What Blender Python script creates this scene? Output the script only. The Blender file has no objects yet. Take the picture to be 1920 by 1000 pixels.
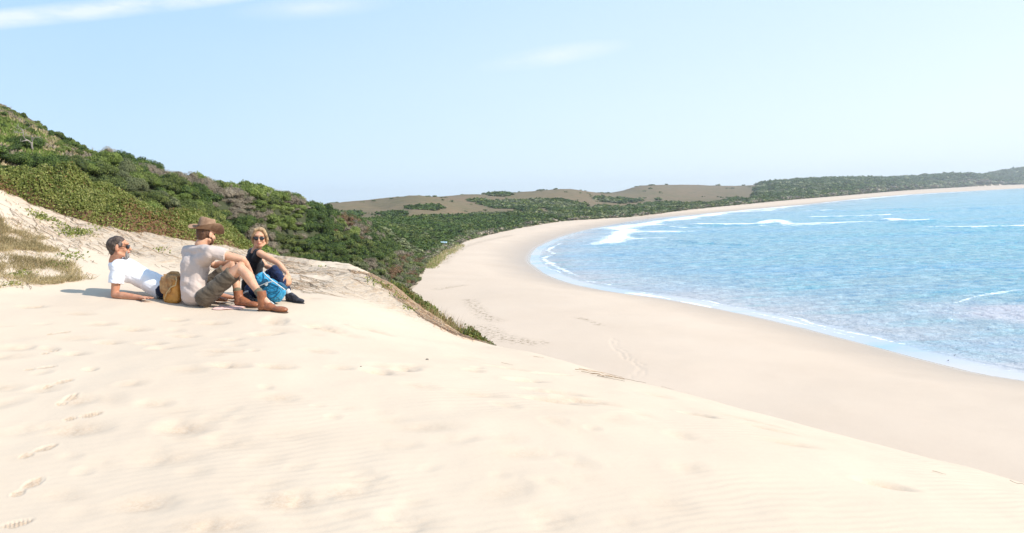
import bpy, math
import numpy as np
from mathutils import Vector, Matrix
R = math.radians
LOD = 1.0
SC = bpy.context.scene
COL = SC.collection
rng = np.random.default_rng(7)

# ---------------------------------------------------------------- camera
F, PITCH, ROLL, H = 1500.0, 0.0843, 0.0356, 16.0          # focal length in pixels of a 1920 wide picture, tilt, roll, eye height over the sea
cam_d = bpy.data.cameras.new('camera'); cam = bpy.data.objects.new('camera', cam_d); COL.objects.link(cam)
cam_d.sensor_width = 36; cam_d.lens = 36*F/1920
cam_d.clip_start = 0.1; cam_d.clip_end = 30000
cam.location = (0, 0, H)
_f = Vector((0, math.cos(PITCH), -math.sin(PITCH))); _u0 = Vector((0, math.sin(PITCH), math.cos(PITCH))); _r0 = Vector((1, 0, 0))
_r = math.cos(ROLL)*_r0-math.sin(ROLL)*_u0; _u = math.sin(ROLL)*_r0+math.cos(ROLL)*_u0
cam.rotation_euler = Matrix((_r, _u, -_f)).transposed().to_euler()
SC.camera = cam
# ---------------------------------------------------------------- view
SC.view_settings.view_transform = 'Standard'; SC.view_settings.look = 'None'
SC.view_settings.gamma = 1; SC.view_settings.exposure = 0.33
# ---------------------------------------------------------------- sun and sky
SUN_EL, SUN_AZ = R(38), R(-17)                 # azimuth from +X towards +Y
sd = Vector((math.cos(SUN_EL)*math.cos(SUN_AZ), math.cos(SUN_EL)*math.sin(SUN_AZ), math.sin(SUN_EL)))
sl = bpy.data.lights.new('sun', 'SUN'); sl.energy = 4.7; sl.angle = R(0.53); sl.color = (1, .955, .885)
so = bpy.data.objects.new('sun', sl); COL.objects.link(so); so.location = (60, -10, 80)
so.rotation_euler = (-sd).to_track_quat('-Z', 'Y').to_euler()
W = bpy.data.worlds.new('World'); SC.world = W; W.use_nodes = True
nt = W.node_tree; nt.nodes.clear()
def wn(t, **k):
    n = nt.nodes.new(t)
    for a, b in k.items(): setattr(n, a, b)
    return n
def wmath(op, a, b=None, c=None, clamp=False):
    n = wn('ShaderNodeMath', operation=op, use_clamp=clamp)
    for i, v in enumerate((a, b, c)):
        if v is None: continue
        if isinstance(v, (int, float)): n.inputs[i].default_value = v
        else: nt.links.new(v, n.inputs[i])
    return n.outputs[0]
sky = wn('ShaderNodeTexSky', sky_type='NISHITA', sun_disc=False)
sky.sun_elevation = SUN_EL; sky.sun_rotation = math.pi/2 - SUN_AZ
sky.altitude = 20; sky.air_density = 1.0; sky.dust_density = 1.2; sky.ozone_density = 1.5
tc = wn('ShaderNodeTexCoord'); sep = wn('ShaderNodeSeparateXYZ'); nt.links.new(tc.outputs['Generated'], sep.inputs[0])
el = sep.outputs['Z']; ax = sep.outputs['X']
# a thin bright veil, thicker low down and towards the sun
low = wmath('POWER', wmath('SUBTRACT', 1.0, wmath('MULTIPLY', el, 1.75, clamp=True), clamp=True), 1.6)
rgt = wmath('MULTIPLY_ADD', ax, 0.95, 0.42, clamp=True)
veil = wmath('ADD', wmath('MULTIPLY', low, 0.62), wmath('MULTIPLY', rgt, 0.55), clamp=True)
nz = wn('ShaderNodeTexNoise'); nz.inputs['Scale'].default_value = 1.6; nz.inputs['Detail'].default_value = 5
mp = wn('ShaderNodeMapping'); mp.inputs['Scale'].default_value = (1, 1, 4.5); mp.inputs['Rotation'].default_value = (0, R(-14), 0)
nt.links.new(tc.outputs['Generated'], mp.inputs[0]); nt.links.new(mp.outputs[0], nz.inputs[0])
veil = wmath('ADD', veil, wmath('MULTIPLY', wmath('SUBTRACT', nz.outputs[0], 0.5), 0.10), clamp=True)
m1 = wn('ShaderNodeMix', data_type='RGBA', blend_type='MULTIPLY'); m1.inputs[0].default_value = 1
nt.links.new(sky.outputs[0], m1.inputs[6]); m1.inputs[7].default_value = (1.0, 1.0, 1.0, 1)
m2 = wn('ShaderNodeMix', data_type='RGBA'); nt.links.new(veil, m2.inputs[0])
m2.inputs[6].default_value = (2.8, 5.4, 9.3, 1)
m2.inputs[7].default_value = (7.7, 8.9, 9.5, 1)
m3 = wn('ShaderNodeMix', data_type='RGBA'); m3.inputs[0].default_value = 0.88
nt.links.new(m1.outputs[2], m3.inputs[6]); nt.links.new(m2.outputs[2], m3.inputs[7])
# cirrus: soft streaks in two patches of the sky
def unroll(px, py):
    x, y = (px-960)/F, (500-py)/F
    return x*math.cos(ROLL)+y*math.sin(ROLL), y*math.cos(ROLL)-x*math.sin(ROLL)
def pdir(px, py):
    a, b = unroll(px, py)
    v = Vector((a, math.cos(PITCH)+b*math.sin(PITCH), -math.sin(PITCH)+b*math.cos(PITCH)))
    return v.normalized()
def streak(px, py, lx, ly, tilt):
    c = pdir(px, py); r_ = Vector((0, 0, 1)).cross(c).normalized()*-1; u_ = r_.cross(c).normalized()
    if u_.z < 0: u_ = -u_
    ct, st = math.cos(tilt), math.sin(tilt); a_ = r_*ct+u_*st; b_ = u_*ct-r_*st
    def dot(v):
        n = wn('ShaderNodeVectorMath', operation='DOT_PRODUCT'); nt.links.new(tc.outputs['Generated'], n.inputs[0]); n.inputs[1].default_value = v
        return n.outputs['Value']
    p = wmath('DIVIDE', wmath('SUBTRACT', dot(a_), a_.dot(c)), lx); q = wmath('DIVIDE', wmath('SUBTRACT', dot(b_), b_.dot(c)), ly)
    return wmath('SUBTRACT', 1.0, wmath('SQRT', wmath('ADD', wmath('MULTIPLY', p, p), wmath('MULTIPLY', q, q))), clamp=True)
n2 = wn('ShaderNodeTexNoise'); n2.inputs['Scale'].default_value = 7; n2.inputs['Detail'].default_value = 8; n2.inputs['Roughness'].default_value = .62
mp2 = wn('ShaderNodeMapping'); mp2.inputs['Scale'].default_value = (1, 1, 3); mp2.inputs['Rotation'].default_value = (0, R(-13), 0)
nt.links.new(tc.outputs['Generated'], mp2.inputs[0]); nt.links.new(mp2.outputs[0], n2.inputs[0])
cm = wmath('ADD', wmath('ADD', wmath('MULTIPLY', streak(165, 20, .22, .0120, R(10)), 1.3), wmath('MULTIPLY', streak(1035, 105, .10, .014, R(6)), .60)), wmath('MULTIPLY', streak(590, 14, .1, .014, R(5)), .35))
cm = wmath('MULTIPLY', wmath('MULTIPLY', cm, wmath('MULTIPLY', wmath('SUBTRACT', n2.outputs[0], .27, clamp=True), 4.5)), 1.1, clamp=True)
m4 = wn('ShaderNodeMix', data_type='RGBA'); nt.links.new(wmath('MULTIPLY', cm, .62), m4.inputs[0]); nt.links.new(m3.outputs[2], m4.inputs[6]); m4.inputs[7].default_value = (8.6, 8.8, 9.1, 1)
bg = wn('ShaderNodeBackground'); bg.inputs['Strength'].default_value = 0.1
nt.links.new(m4.outputs[2], bg.inputs[0]); wo = wn('ShaderNodeOutputWorld'); nt.links.new(bg.outputs[0], wo.inputs[0])

# ---------------------------------------------------------------- helpers
def ray(px, py):
    """angle from straight ahead and rise per metre of ground distance of a line of sight"""
    px = np.asarray(px, float); py = np.asarray(py, float)
    a, b = unroll(px, py)
    fy = math.cos(PITCH)+b*math.sin(PITCH)
    return a/fy, (-math.sin(PITCH)+b*math.cos(PITCH))/fy       # X/Y , dz/Y
def at(px, py, Y):
    u, e = ray(px, py); return np.array([float(u)*Y, Y, H+float(e)*Y])
def on_z(px, py, z):
    u, e = ray(px, py); Y = (z-H)/e; return np.stack([u*Y, Y], -1)
def project(x, y, z):
    fw = y*math.cos(PITCH)-(z-H)*math.sin(PITCH); up = y*math.sin(PITCH)+(z-H)*math.cos(PITCH)
    a, b = x/fw, up/fw
    return 960+F*(a*math.cos(ROLL)-b*math.sin(ROLL)), 500-F*(b*math.cos(ROLL)+a*math.sin(ROLL))
def _hash(ix, iy, s):
    h = (ix.astype(np.int64)*374761393 + iy.astype(np.int64)*668265263 + s*1442695041) & 0xffffffff
    h = ((h ^ (h >> 13))*1274126177) & 0xffffffff
    return ((h ^ (h >> 16)) & 0xffff)/65535.0
def vnoise(x, y, s=0):
    ix, iy = np.floor(x), np.floor(y); fx, fy = x-ix, y-iy
    fx = fx*fx*fx*(fx*(fx*6-15)+10); fy = fy*fy*fy*(fy*(fy*6-15)+10)
    a, b, c, d = _hash(ix, iy, s), _hash(ix+1, iy, s), _hash(ix, iy+1, s), _hash(ix+1, iy+1, s)
    return (a+(b-a)*fx)*(1-fy)+(c+(d-c)*fx)*fy - .5
def fbm(x, y, o=4, s=0, g=.5):
    r, a = 0, 1
    for i in range(o): r = r+a*vnoise(x*2**i+17.3*i, y*2**i-9.1*i, s+i); a *= g
    return r
def sstep(a, b, x):
    t = np.clip((x-a)/(b-a), 0, 1); return t*t*(3-2*t)
class TPS:
    def __init__(s, P, v, lam=1e-4):
        P = np.asarray(P, float); v = np.asarray(v, float); n = len(P); s.m = P.mean(0); s.sc = P.std(0); P = (P-s.m)/s.sc; s.P = P
        K = s.k(P, P)+lam*np.eye(n); Q = np.c_[np.ones(n), P]
        A = np.block([[K, Q], [Q.T, np.zeros((3, 3))]]); s.w = np.linalg.solve(A, np.r_[v, 0, 0, 0])
    def k(s, A, B):
        d = ((A[:, None]-B[None])**2).sum(-1); return .5*d*np.log(d+1e-12)
    def __call__(s, x, y):
        sh = np.shape(x); X = (np.c_[np.ravel(x), np.ravel(y)]-s.m)/s.sc; out = np.empty(len(X))
        for i in range(0, len(X), 60000):
            B = X[i:i+60000]; out[i:i+60000] = s.k(B, s.P)@s.w[:-3]+np.c_[np.ones(len(B)), B]@s.w[-3:]
        return out.reshape(sh)
def pdist(x, y, L):
    """distance to polyline L and side (positive on its left)"""
    best = np.full(np.shape(x), 1e18); side = np.zeros(np.shape(x))
    for (ax_, ay), (bx, by) in zip(L[:-1], L[1:]):
        dx, dy = bx-ax_, by-ay; l2 = dx*dx+dy*dy
        t = np.clip(((x-ax_)*dx+(y-ay)*dy)/l2, 0, 1); qx, qy = x-ax_-t*dx, y-ay-t*dy; d = qx*qx+qy*qy
        cr = (dx*qy-dy*qx)/math.sqrt(l2); m = d < best-1e-12
        best = np.where(m, d, best); side = np.where(m, cr, side)
    return np.sqrt(best), np.sign(side)
def inpoly(x, y, L):
    r = np.zeros(np.shape(x), bool); n = len(L)
    for i in range(n):
        (x1, y1), (x2, y2) = L[i], L[(i+1) % n]
        if y1 == y2: continue
        r ^= ((y1 > y) != (y2 > y)) & (x < (x2-x1)*(y-y1)/(y2-y1)+x1)
    return r
def catmull(L, n=8):
    L = np.asarray(L, float); out = []
    for i in range(len(L)-1):
        p0, p1, p2, p3 = L[max(i-1, 0)], L[i], L[i+1], L[min(i+2, len(L)-1)]
        for k in range(n):
            t = k/n; out.append(.5*((2*p1)+(p2-p0)*t+(2*p0-5*p1+4*p2-p3)*t*t+(3*p1-p0-3*p2+p3)*t**3))
    out.append(L[-1]); return np.array(out)

def mesh_np(name, V, Fc, mats, attrs=None, midx=None, smooth=False):
    """V (n,3), Fc (m,3 or 4) int -> object"""
    me = bpy.data.meshes.new(name); k = Fc.shape[1]
    me.vertices.add(len(V)); me.vertices.foreach_set('co', np.ascontiguousarray(V, np.float32).ravel())
    me.loops.add(Fc.size); me.loops.foreach_set('vertex_index', np.ascontiguousarray(Fc, np.int32).ravel())
    me.polygons.add(len(Fc)); me.polygons.foreach_set('loop_start', np.arange(0, Fc.size, k, dtype=np.int32))
    me.polygons.foreach_set('loop_total', np.full(len(Fc), k, np.int32))
    if midx is not None: me.polygons.foreach_set('material_index', midx.astype(np.int32))
    me.polygons.foreach_set('use_smooth', np.full(len(Fc), smooth))
    for nm, a in (attrs or {}).items():
        at_ = me.attributes.new(nm, 'FLOAT', 'POINT'); at_.data.foreach_set('value', np.ascontiguousarray(a, np.float32).ravel())
    me.update(calc_edges=True)
    for m in (mats if isinstance(mats, (list, tuple)) else [mats]): me.materials.append(m)
    return me
def link(name, me, parent=None, loc=None):
    o = bpy.data.objects.new(name, me); COL.objects.link(o); o.parent = parent
    if loc is not None: o.location = loc
    return o
def tag(o, label=None, cat=None, group=None, kind=None):
    if label: o['label'] = label
    if cat: o['category'] = cat
    if group: o['group'] = group
    if kind: o['kind'] = kind
    return o
def polar(rs, th):
    Rr, T = np.meshgrid(rs, th, indexing='ij'); X, Y = Rr*np.sin(T), Rr*np.cos(T)
    n, m = Rr.shape; I = np.arange(n*m).reshape(n, m)
    Fc = np.stack([I[:-1, :-1], I[:-1, 1:], I[1:, 1:], I[1:, :-1]], -1).reshape(-1, 4)
    return X.ravel(), Y.ravel(), Fc
def compact(V, Fc, attrs):
    u, inv = np.unique(Fc, return_inverse=True)
    return V[u], inv.reshape(Fc.shape), {k: a[u] for k, a in attrs.items()}

# ---------------------------------------------------------------- material helper
class Mat:
    def __init__(s, name):
        s.m = bpy.data.materials.new(name); s.m.use_nodes = True; s.t = s.m.node_tree; s.t.nodes.clear()
        s.out = s.n('ShaderNodeOutputMaterial')
    def n(s, t, **k):
        n = s.t.nodes.new(t)
        for a, b in k.items(): setattr(n, a, b)
        return n
    def l(s, a, b): s.t.links.new(a, b)
    def put(s, sock, v):
        if v is None: return
        if hasattr(v, 'is_output') or isinstance(v, bpy.types.NodeSocket): s.l(v, sock)
        elif isinstance(v, tuple) and len(v) == 3 and len(sock.default_value) == 4: sock.default_value = (*v, 1)
        else: sock.default_value = v
    def math(s, op, a, b=None, c=None, clamp=False):
        n = s.n('ShaderNodeMath', operation=op, use_clamp=clamp)
        for i, v in enumerate((a, b, c)): s.put(n.inputs[i], v)
        return n.outputs[0]
    def mix(s, f, a, b, mode='MIX'):
        n = s.n('ShaderNodeMix', data_type='RGBA', blend_type=mode); s.put(n.inputs[0], f); s.put(n.inputs[6], a); s.put(n.inputs[7], b); return n.outputs[2]
    def attr(s, name): return s.n('ShaderNodeAttribute', attribute_name=name).outputs['Fac']
    def pos(s): return s.n('ShaderNodeNewGeometry').outputs['Position']
    def obj(s): return s.n('ShaderNodeTexCoord').outputs['Object']
    def noise(s, vec, scale, detail=4, rough=.5, stretch=None, rot=None, dist=0):
        if stretch is not None or rot is not None:
            mp = s.n('ShaderNodeMapping'); s.l(vec, mp.inputs[0])
            mp.vector_type = 'TEXTURE' if False else 'POINT'
            if rot is not None:
                m0 = s.n('ShaderNodeMapping'); s.l(vec, m0.inputs[0]); m0.inputs['Rotation'].default_value = rot; s.l(m0.outputs[0], mp.inputs[0])
            if stretch is not None: mp.inputs['Scale'].default_value = stretch
            vec = mp.outputs[0]
        n = s.n('ShaderNodeTexNoise'); s.l(vec, n.inputs['Vector']); n.inputs['Scale'].default_value = scale
        n.inputs['Detail'].default_value = detail; n.inputs['Roughness'].default_value = rough; n.inputs['Distortion'].default_value = dist
        return n.outputs[0]
    def ramp(s, f, stops):
        n = s.n('ShaderNodeValToRGB'); e = n.color_ramp.elements
        while len(e) < len(stops): e.new(.5)
        for i, (p, c) in enumerate(stops): e[i].position = p; e[i].color = (*c, 1) if isinstance(c, tuple) else (c, c, c, 1)
        s.put(n.inputs[0], f); return n.outputs[0]
    def mr(s, v, a, b, c=0, d=1):
        n = s.n('ShaderNodeMapRange'); n.clamp = True; s.put(n.inputs[0], v)
        for i, q in enumerate((a, b, c, d)): n.inputs[i+1].default_value = q
        return n.outputs[0]
    def bump(s, h, strength=.5, dist=.01, prev=None):
        n = s.n('ShaderNodeBump'); s.put(n.inputs['Height'], h); s.put(n.inputs['Strength'], strength); n.inputs['Distance'].default_value = dist
        if prev is not None: s.l(prev, n.inputs['Normal'])
        return n.outputs[0]
    def bsdf(s, color, rough=.8, normal=None, spec=.3, metal=0, sub=0, **k):
        n = s.n('ShaderNodeBsdfPrincipled'); s.put(n.inputs['Base Color'], color); s.put(n.inputs['Roughness'], rough)
        s.put(n.inputs['Specular IOR Level'], spec); s.put(n.inputs['Metallic'], metal)
        if sub: n.inputs['Subsurface Weight'].default_value = sub; n.inputs['Subsurface Scale'].default_value = .02
        if normal is not None: s.l(normal, n.inputs['Normal'])
        for a, b in k.items(): s.put(n.inputs[a], b)
        return n.outputs[0]
    def done(s, sh): s.l(sh, s.out.inputs[0]); return s.m
# ================================================================= THE LAND
# shoreline, read as points of the sea level
SH_PX = [(1920, 715), (1750, 680), (1600, 640), (1400, 591), (1250, 562), (1150, 548), (1060, 529), (1012, 507), (993, 484), (1020, 458), (1090, 434), (1200, 413), (1300, 403), (1500, 385), (1700, 366), (1920, 353.5)]
sh = [tuple(on_z(a, b, 0.0)) for a, b in SH_PX]
SHORE = catmull([(75, -200), (72, -40), (64, 20), (54, 52)] + sh + [(3200, 3500), (6000, 4600), (9500, 6000)], 4)
SEA_POLY = np.vstack([SHORE, [(12000, 6000), (12000, -3000), (75, -3000)]])
# edge of the vegetation at the back of the beach
VG_PX = [(780, 531), (796, 500), (812, 480), (850, 460), (880, 447), (950, 430), (1040, 415), (1100, 409), (1200, 400.5), (1300, 391), (1400, 382.5), (1500, 373.5), (1600, 365.5), (1700, 357.5), (1800, 351.5), (1920, 346)]
vg = [tuple(on_z(a, b, 3.5)) for a, b in VG_PX]
VEGE = catmull([(-22, -200), (-20, -20), (-18, 40), (-16, 80)] + vg + [(3300, 3800), (6000, 5000), (9000, 6600)], 4)
LAND_POLY = np.vstack([VEGE, [(9000, 12000), (-9000, 12000), (-9000, -3000), (-22, -3000)]])
def shore_d(x, y):          # positive on land
    d, _ = pdist(x, y, SHORE); return np.where(inpoly(x, y, SEA_POLY), -d, d)
def veg_d(x, y):            # positive inland
    d, _ = pdist(x, y, VEGE); return np.where(inpoly(x, y, LAND_POLY), d, -d)
def z_beach(x, y, d):
    z = np.where(d > 0, 3.5*(1-np.exp(-d/16.)), -.028*np.abs(d))
    z = z + .10*fbm(x/9, y/9, 3, 5)*np.clip(d/12+.25, .1, 1)
    return np.maximum(z, -6)
# hill ground: for columns of the view, which row the ground shows at for a distance
HC = {
 -250: [(25, 330), (40, 235), (55, 150), (75, 110), (110, 130), (250, 300), (900, 412)],
 0: [(25, 370), (40, 318), (55, 268), (72, 214), (92, 203), (120, 232), (250, 340), (900, 408)],
 150: [(25, 420), (45, 352), (60, 312), (78, 280), (92, 278), (130, 305), (250, 370), (900, 402)],
 300: [(25, 470), (50, 400), (70, 355), (88, 333), (115, 345), (250, 395), (900, 398)],
 450: [(28, 520), (60, 440), (80, 390), (98, 364), (120, 368), (200, 396), (900, 392)],
 550: [(30, 560), (65, 470), (90, 410), (110, 382), (130, 388), (200, 402), (420, 398), (900, 388)],
 620: [(32, 600), (75, 485), (100, 440), (125, 412), (150, 415), (220, 415), (330, 402), (420, 383), (600, 388)],
 700: [(35, 640), (85, 500), (110, 465), (145, 434), (200, 425), (300, 411), (400, 389), (520, 374), (700, 380)],
 780: [(90, 565), (124, 531), (150, 497), (180, 462), (230, 436), (300, 418), (400, 398), (560, 368), (700, 372)],
 880: [(180, 478), (222, 449), (260, 437), (320, 421), (400, 405), (500, 385), (660, 365), (800, 369)],
 1000: [(250, 440), (285, 422), (340, 409), (400, 398), (500, 386), (700, 359), (850, 363)],
 1060: [(320, 412), (400, 398), (520, 383), (760, 354.5), (950, 358)],
 1140: [(370, 405), (430, 396), (550, 386), (760, 366), (900, 363), (1000, 366)],
 1200: [(390, 402), (450, 394), (600, 384), (850, 362), (1000, 349), (1200, 353)],
 1300: [(470, 391), (540, 385), (700, 377), (900, 362), (1150, 347), (1400, 350)],
 1420: [(540, 381), (650, 376), (800, 369), (1000, 358), (1250, 347), (1500, 350)],
 1480: [(660, 374.5), (760, 369), (1000, 354), (1300, 341), (1700, 345)],
 1650: [(1070, 361), (1180, 356), (1350, 345), (1650, 337), (2200, 342)],
 1800: [(1740, 351), (1820, 346), (1950, 331), (2500, 338)],
 1920: [(2110, 346), (2250, 338), (2650, 318), (3400, 330)],
 2200: [(2500, 346), (3300, 310), (4500, 325)],
}
hp, hv = [], []
for px_, L in HC.items():
    for Y_, py_ in L:
        Y_ *= float(np.interp(px_, [780, 880, 1000, 1100, 1300, 1400, 1920], [1.04, 1.2, 1.33, 1.4, 1.45, 1.46, 1.30])) if (px_ >= 780 or Y_ > 200) else 1
        if px_ < 780 and Y_ > 200: Y_ *= 1.25
        u, e = ray(px_, py_); hp.append((math.atan(u), math.log(Y_))); hv.append(float(e))
HT = TPS(hp, hv, 3e-4)
def z_hill(x, y):
    r = np.hypot(x, y); th = np.clip(np.arctan2(x, np.maximum(y, 1e-3)), -.78, .75)
    z = H + HT(th, np.log(np.clip(y, 22, 5000)))*np.clip(y, 22, 5000)
    return np.maximum(z, .5)
def ground(x, y, sdv=None, vdv=None):
    sdv = shore_d(x, y) if sdv is None else sdv; vdv = veg_d(x, y) if vdv is None else vdv
    zb = z_beach(x, y, sdv); zh = z_hill(x, y)
    r = np.hypot(x, y); rel = .35*fbm(x/14, y/14, 3, 9)*sstep(3, 15, vdv)*np.clip(r/120, .5, 2)
    t = sstep(0, 14, vdv)
    z = zb*(1-t)+(zh+rel)*t
    return z - 3.5*(1-sstep(18, 34, r))*np.where(x < 3, 1, 0)

# ---------------------------------------------------------------- the near dune
RDG = [(2150, 962, 4.9), (1920, 897, 5.6), (1750, 852, 6.1), (1570, 806, 6.7), (1380, 757, 7.3), (1200, 711, 8.0), (1100, 683, 8.5), (1000, 655, 9.2), (900, 636, 10.0), (830, 600, 11.2), (770, 560, 12.5), (715, 520, 13.8), (660, 494, 15.0), (600, 489, 15.8),
       (540, 487, 16.0), (470, 462, 15.6), (400, 446, 15.0), (300, 428, 14.5), (200, 412, 14.0), (100, 385, 13.5), (0, 350, 13.0), (-200, 300, 12.5)]
rp = [at(*q) for q in RDG]
RIDGE = catmull([(5.5, -60), (4.6, -6), (4.2, 1.5)] + [(p[0], p[1]) for p in rp] + [(-16, 12), (-60, 8)], 5)
DC = [(0, 990, 3.55, None), (960, 990, 3.55, None), (1920, 990, 3.75, None)]
DP = [(-6, -6, -1.5), (0, -6, -1.6), (4, -6, -1.9), (-12, 2, -.6), (-8, -1, -1.2), (0, 0, -1.6), (2, 2, -1.7), (3.6, 2, -1.9)]   # x y z(from eye)
for px_, py_, Y_ in [(0, 960, 3.7), (960, 960, 3.8), (1700, 960, 4.1), (0, 800, 4.75), (500, 800, 4.8), (960, 800, 5.0), (1400, 800, 5.6),
                     (0, 680, 6.0), (300, 680, 6.1), (700, 680, 6.5), (1000, 700, 7.0), (0, 600, 7.4), (200, 610, 7.5), (420, 620, 7.5), (700, 620, 8.2), (860, 640, 9.0),
                     (0, 549, 8.6), (110, 546, 9.0), (213, 548, 9.05), (290, 560, 8.9), (363, 576, 8.6), (440, 575, 8.67), (520, 581, 8.45), (475, 568, 8.95), (560, 571, 8.95), (650, 565, 9.6), (750, 585, 10.4), (620, 535, 11.2), (700, 525, 12.3),
                     (180, 528, 9.7), (300, 535, 9.8), (400, 540, 10.0), (480, 545, 10.0),
                     (0, 510, 9.4), (0, 450, 10.8), (-150, 470, 9.4), (-150, 400, 10.6), (60, 420, 11.6), (150, 490, 10.5), (150, 440, 11.8), (260, 500, 10.9), (260, 460, 12.2), (350, 490, 11.8), (380, 465, 13.2), (500, 510, 12.3), (560, 505, 13.8)]:
    p = at(px_, py_, Y_); DP.append((p[0], p[1], p[2]-H))
for q in rp: DP.append((q[0], q[1], q[2]-H+.03))
DP = np.array(DP); DT = TPS(DP[:, :2], DP[:, 2], 2e-4)
def dune_base(x, y):
    z = DT(np.clip(x, -13, 6), np.clip(y, -7, 17.5))
    d, s = pdist(x, y, RIDGE); s = -d*s                       # beyond the crest is positive
    th = np.arctan2(x, np.maximum(y, .01)); k = .36+(.66-.36)*sstep(-.30, -.2, th)
    w = .16
    return H+z-k*.5*(s+np.sqrt(s*s+w*w)-w*.0)-.02, s
def dune_hit(px, py):
    u, e = (float(q) for q in ray(px, py)); Y = np.linspace(2.5, 18, 1200); z, _ = dune_base(u*Y, Y)
    b = np.nonzero(z > H+e*Y)[0]
    if len(b) == 0: return None
    return u*Y[b[0]], Y[b[0]]
coarse_a = None
sand_dents = []      # x, y, rx, ry, angle, depth
def dent(px, py, rx, ry, ang, dp):
    h = dune_hit(px, py)
    if h: sand_dents.append((h[0], h[1], rx, ry, ang, dp))
for q in [(345, 803, .17, .13, 0, .030), (145, 806, .2, .12, 0, .022), (540, 940, .2, .14, 0, .026), (650, 925, .15, .1, .2, .016), (270, 945, .16, .1, 0, .020), (520, 745, .14, .1, 0, .016), (345, 630, .14, .09, 0, .022),
          (250, 618, .16, .1, 0, .024), (190, 610, .14, .09, .4, .020), (205, 642, .12, .09, 0, .022), (285, 645, .13, .08, 0, .022), (140, 664, .12, .08, 0, .020), (415, 662, .16, .09, 0, .022), (500, 625, .16, .1, .3, .034), (515, 600, .12, .2, .3, .034), (430, 690, .16, .09, 0, .026), (520, 690, .14, .09, 0, .024),
          (610, 618, .3, .12, -.5, .034), (700, 622, .22, .12, -.5, .030), (705, 696, .12, .1, 0, .036), (760, 692, .12, .1, .3, .032), (640, 690, .12, .08, 0, .015), (460, 570, .16, .12, 0, .02), (580, 560, .14, .1, 0, .02),
          (1040, 735, .24, .1, -.1, .050), (1035, 752, .26, .08, -.1, .038), (985, 712, .18, .1, .3, .040), (1030, 700, .22, .05, .5, .038), (950, 690, .2, .08, 0, .03), (1310, 775, .14, .06, -.4, .035), (1100, 752, .25, .1, -.2, .022), (1440, 802, .2, .08, -.4, .02), (1660, 906, .17, .07, -.2, .035), (1400, 785, .3, .08, -.5, .02),
          (320, 860, .2, .12, .2, .012), (800, 800, .25, .1, .1, .012), (980, 850, .2, .1, .2, .012), (430, 830, .2, .12, 0, .010), (1480, 830, .2, .1, 0, .018), (900, 740, .2, .1, 0, .015), (400, 985, .24, .1, 0, .02), (150, 590, .14, .1, 0, .02), (60, 575, .14, .1, 0, .02), (330, 600, .12, .1, 0, .018), (400, 605, .16, .08, 0, .022)]:
    dent(*q)
_g = np.random.default_rng(5)
for _ in range(150):
    a_, b_ = _g.uniform(0, 1300), _g.uniform(590, 990); h_ = dune_hit(a_, b_)
    if h_ is None or b_ < 600+.12*max(0, a_-700): continue
    s_ = _g.uniform(.05, .13); sand_dents.append((h_[0], h_[1], s_*_g.uniform(1, 1.7), s_, _g.uniform(-1, 1), _g.uniform(.004, .012)*(1.5 if b_ < 760 else .8)))
prints = []
for k, (px_, py_) in enumerate([(110, 625), (95, 660), (75, 692), (108, 720), (127, 751), (155, 783), (72, 848), (50, 914), (10, 985), (60, 575)]):
    h = dune_hit(px_, py_)
    if h: prints.append((h[0], h[1], R(60)+.55*math.sin(k*2.1), -1 if k % 2 else 1))
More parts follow.
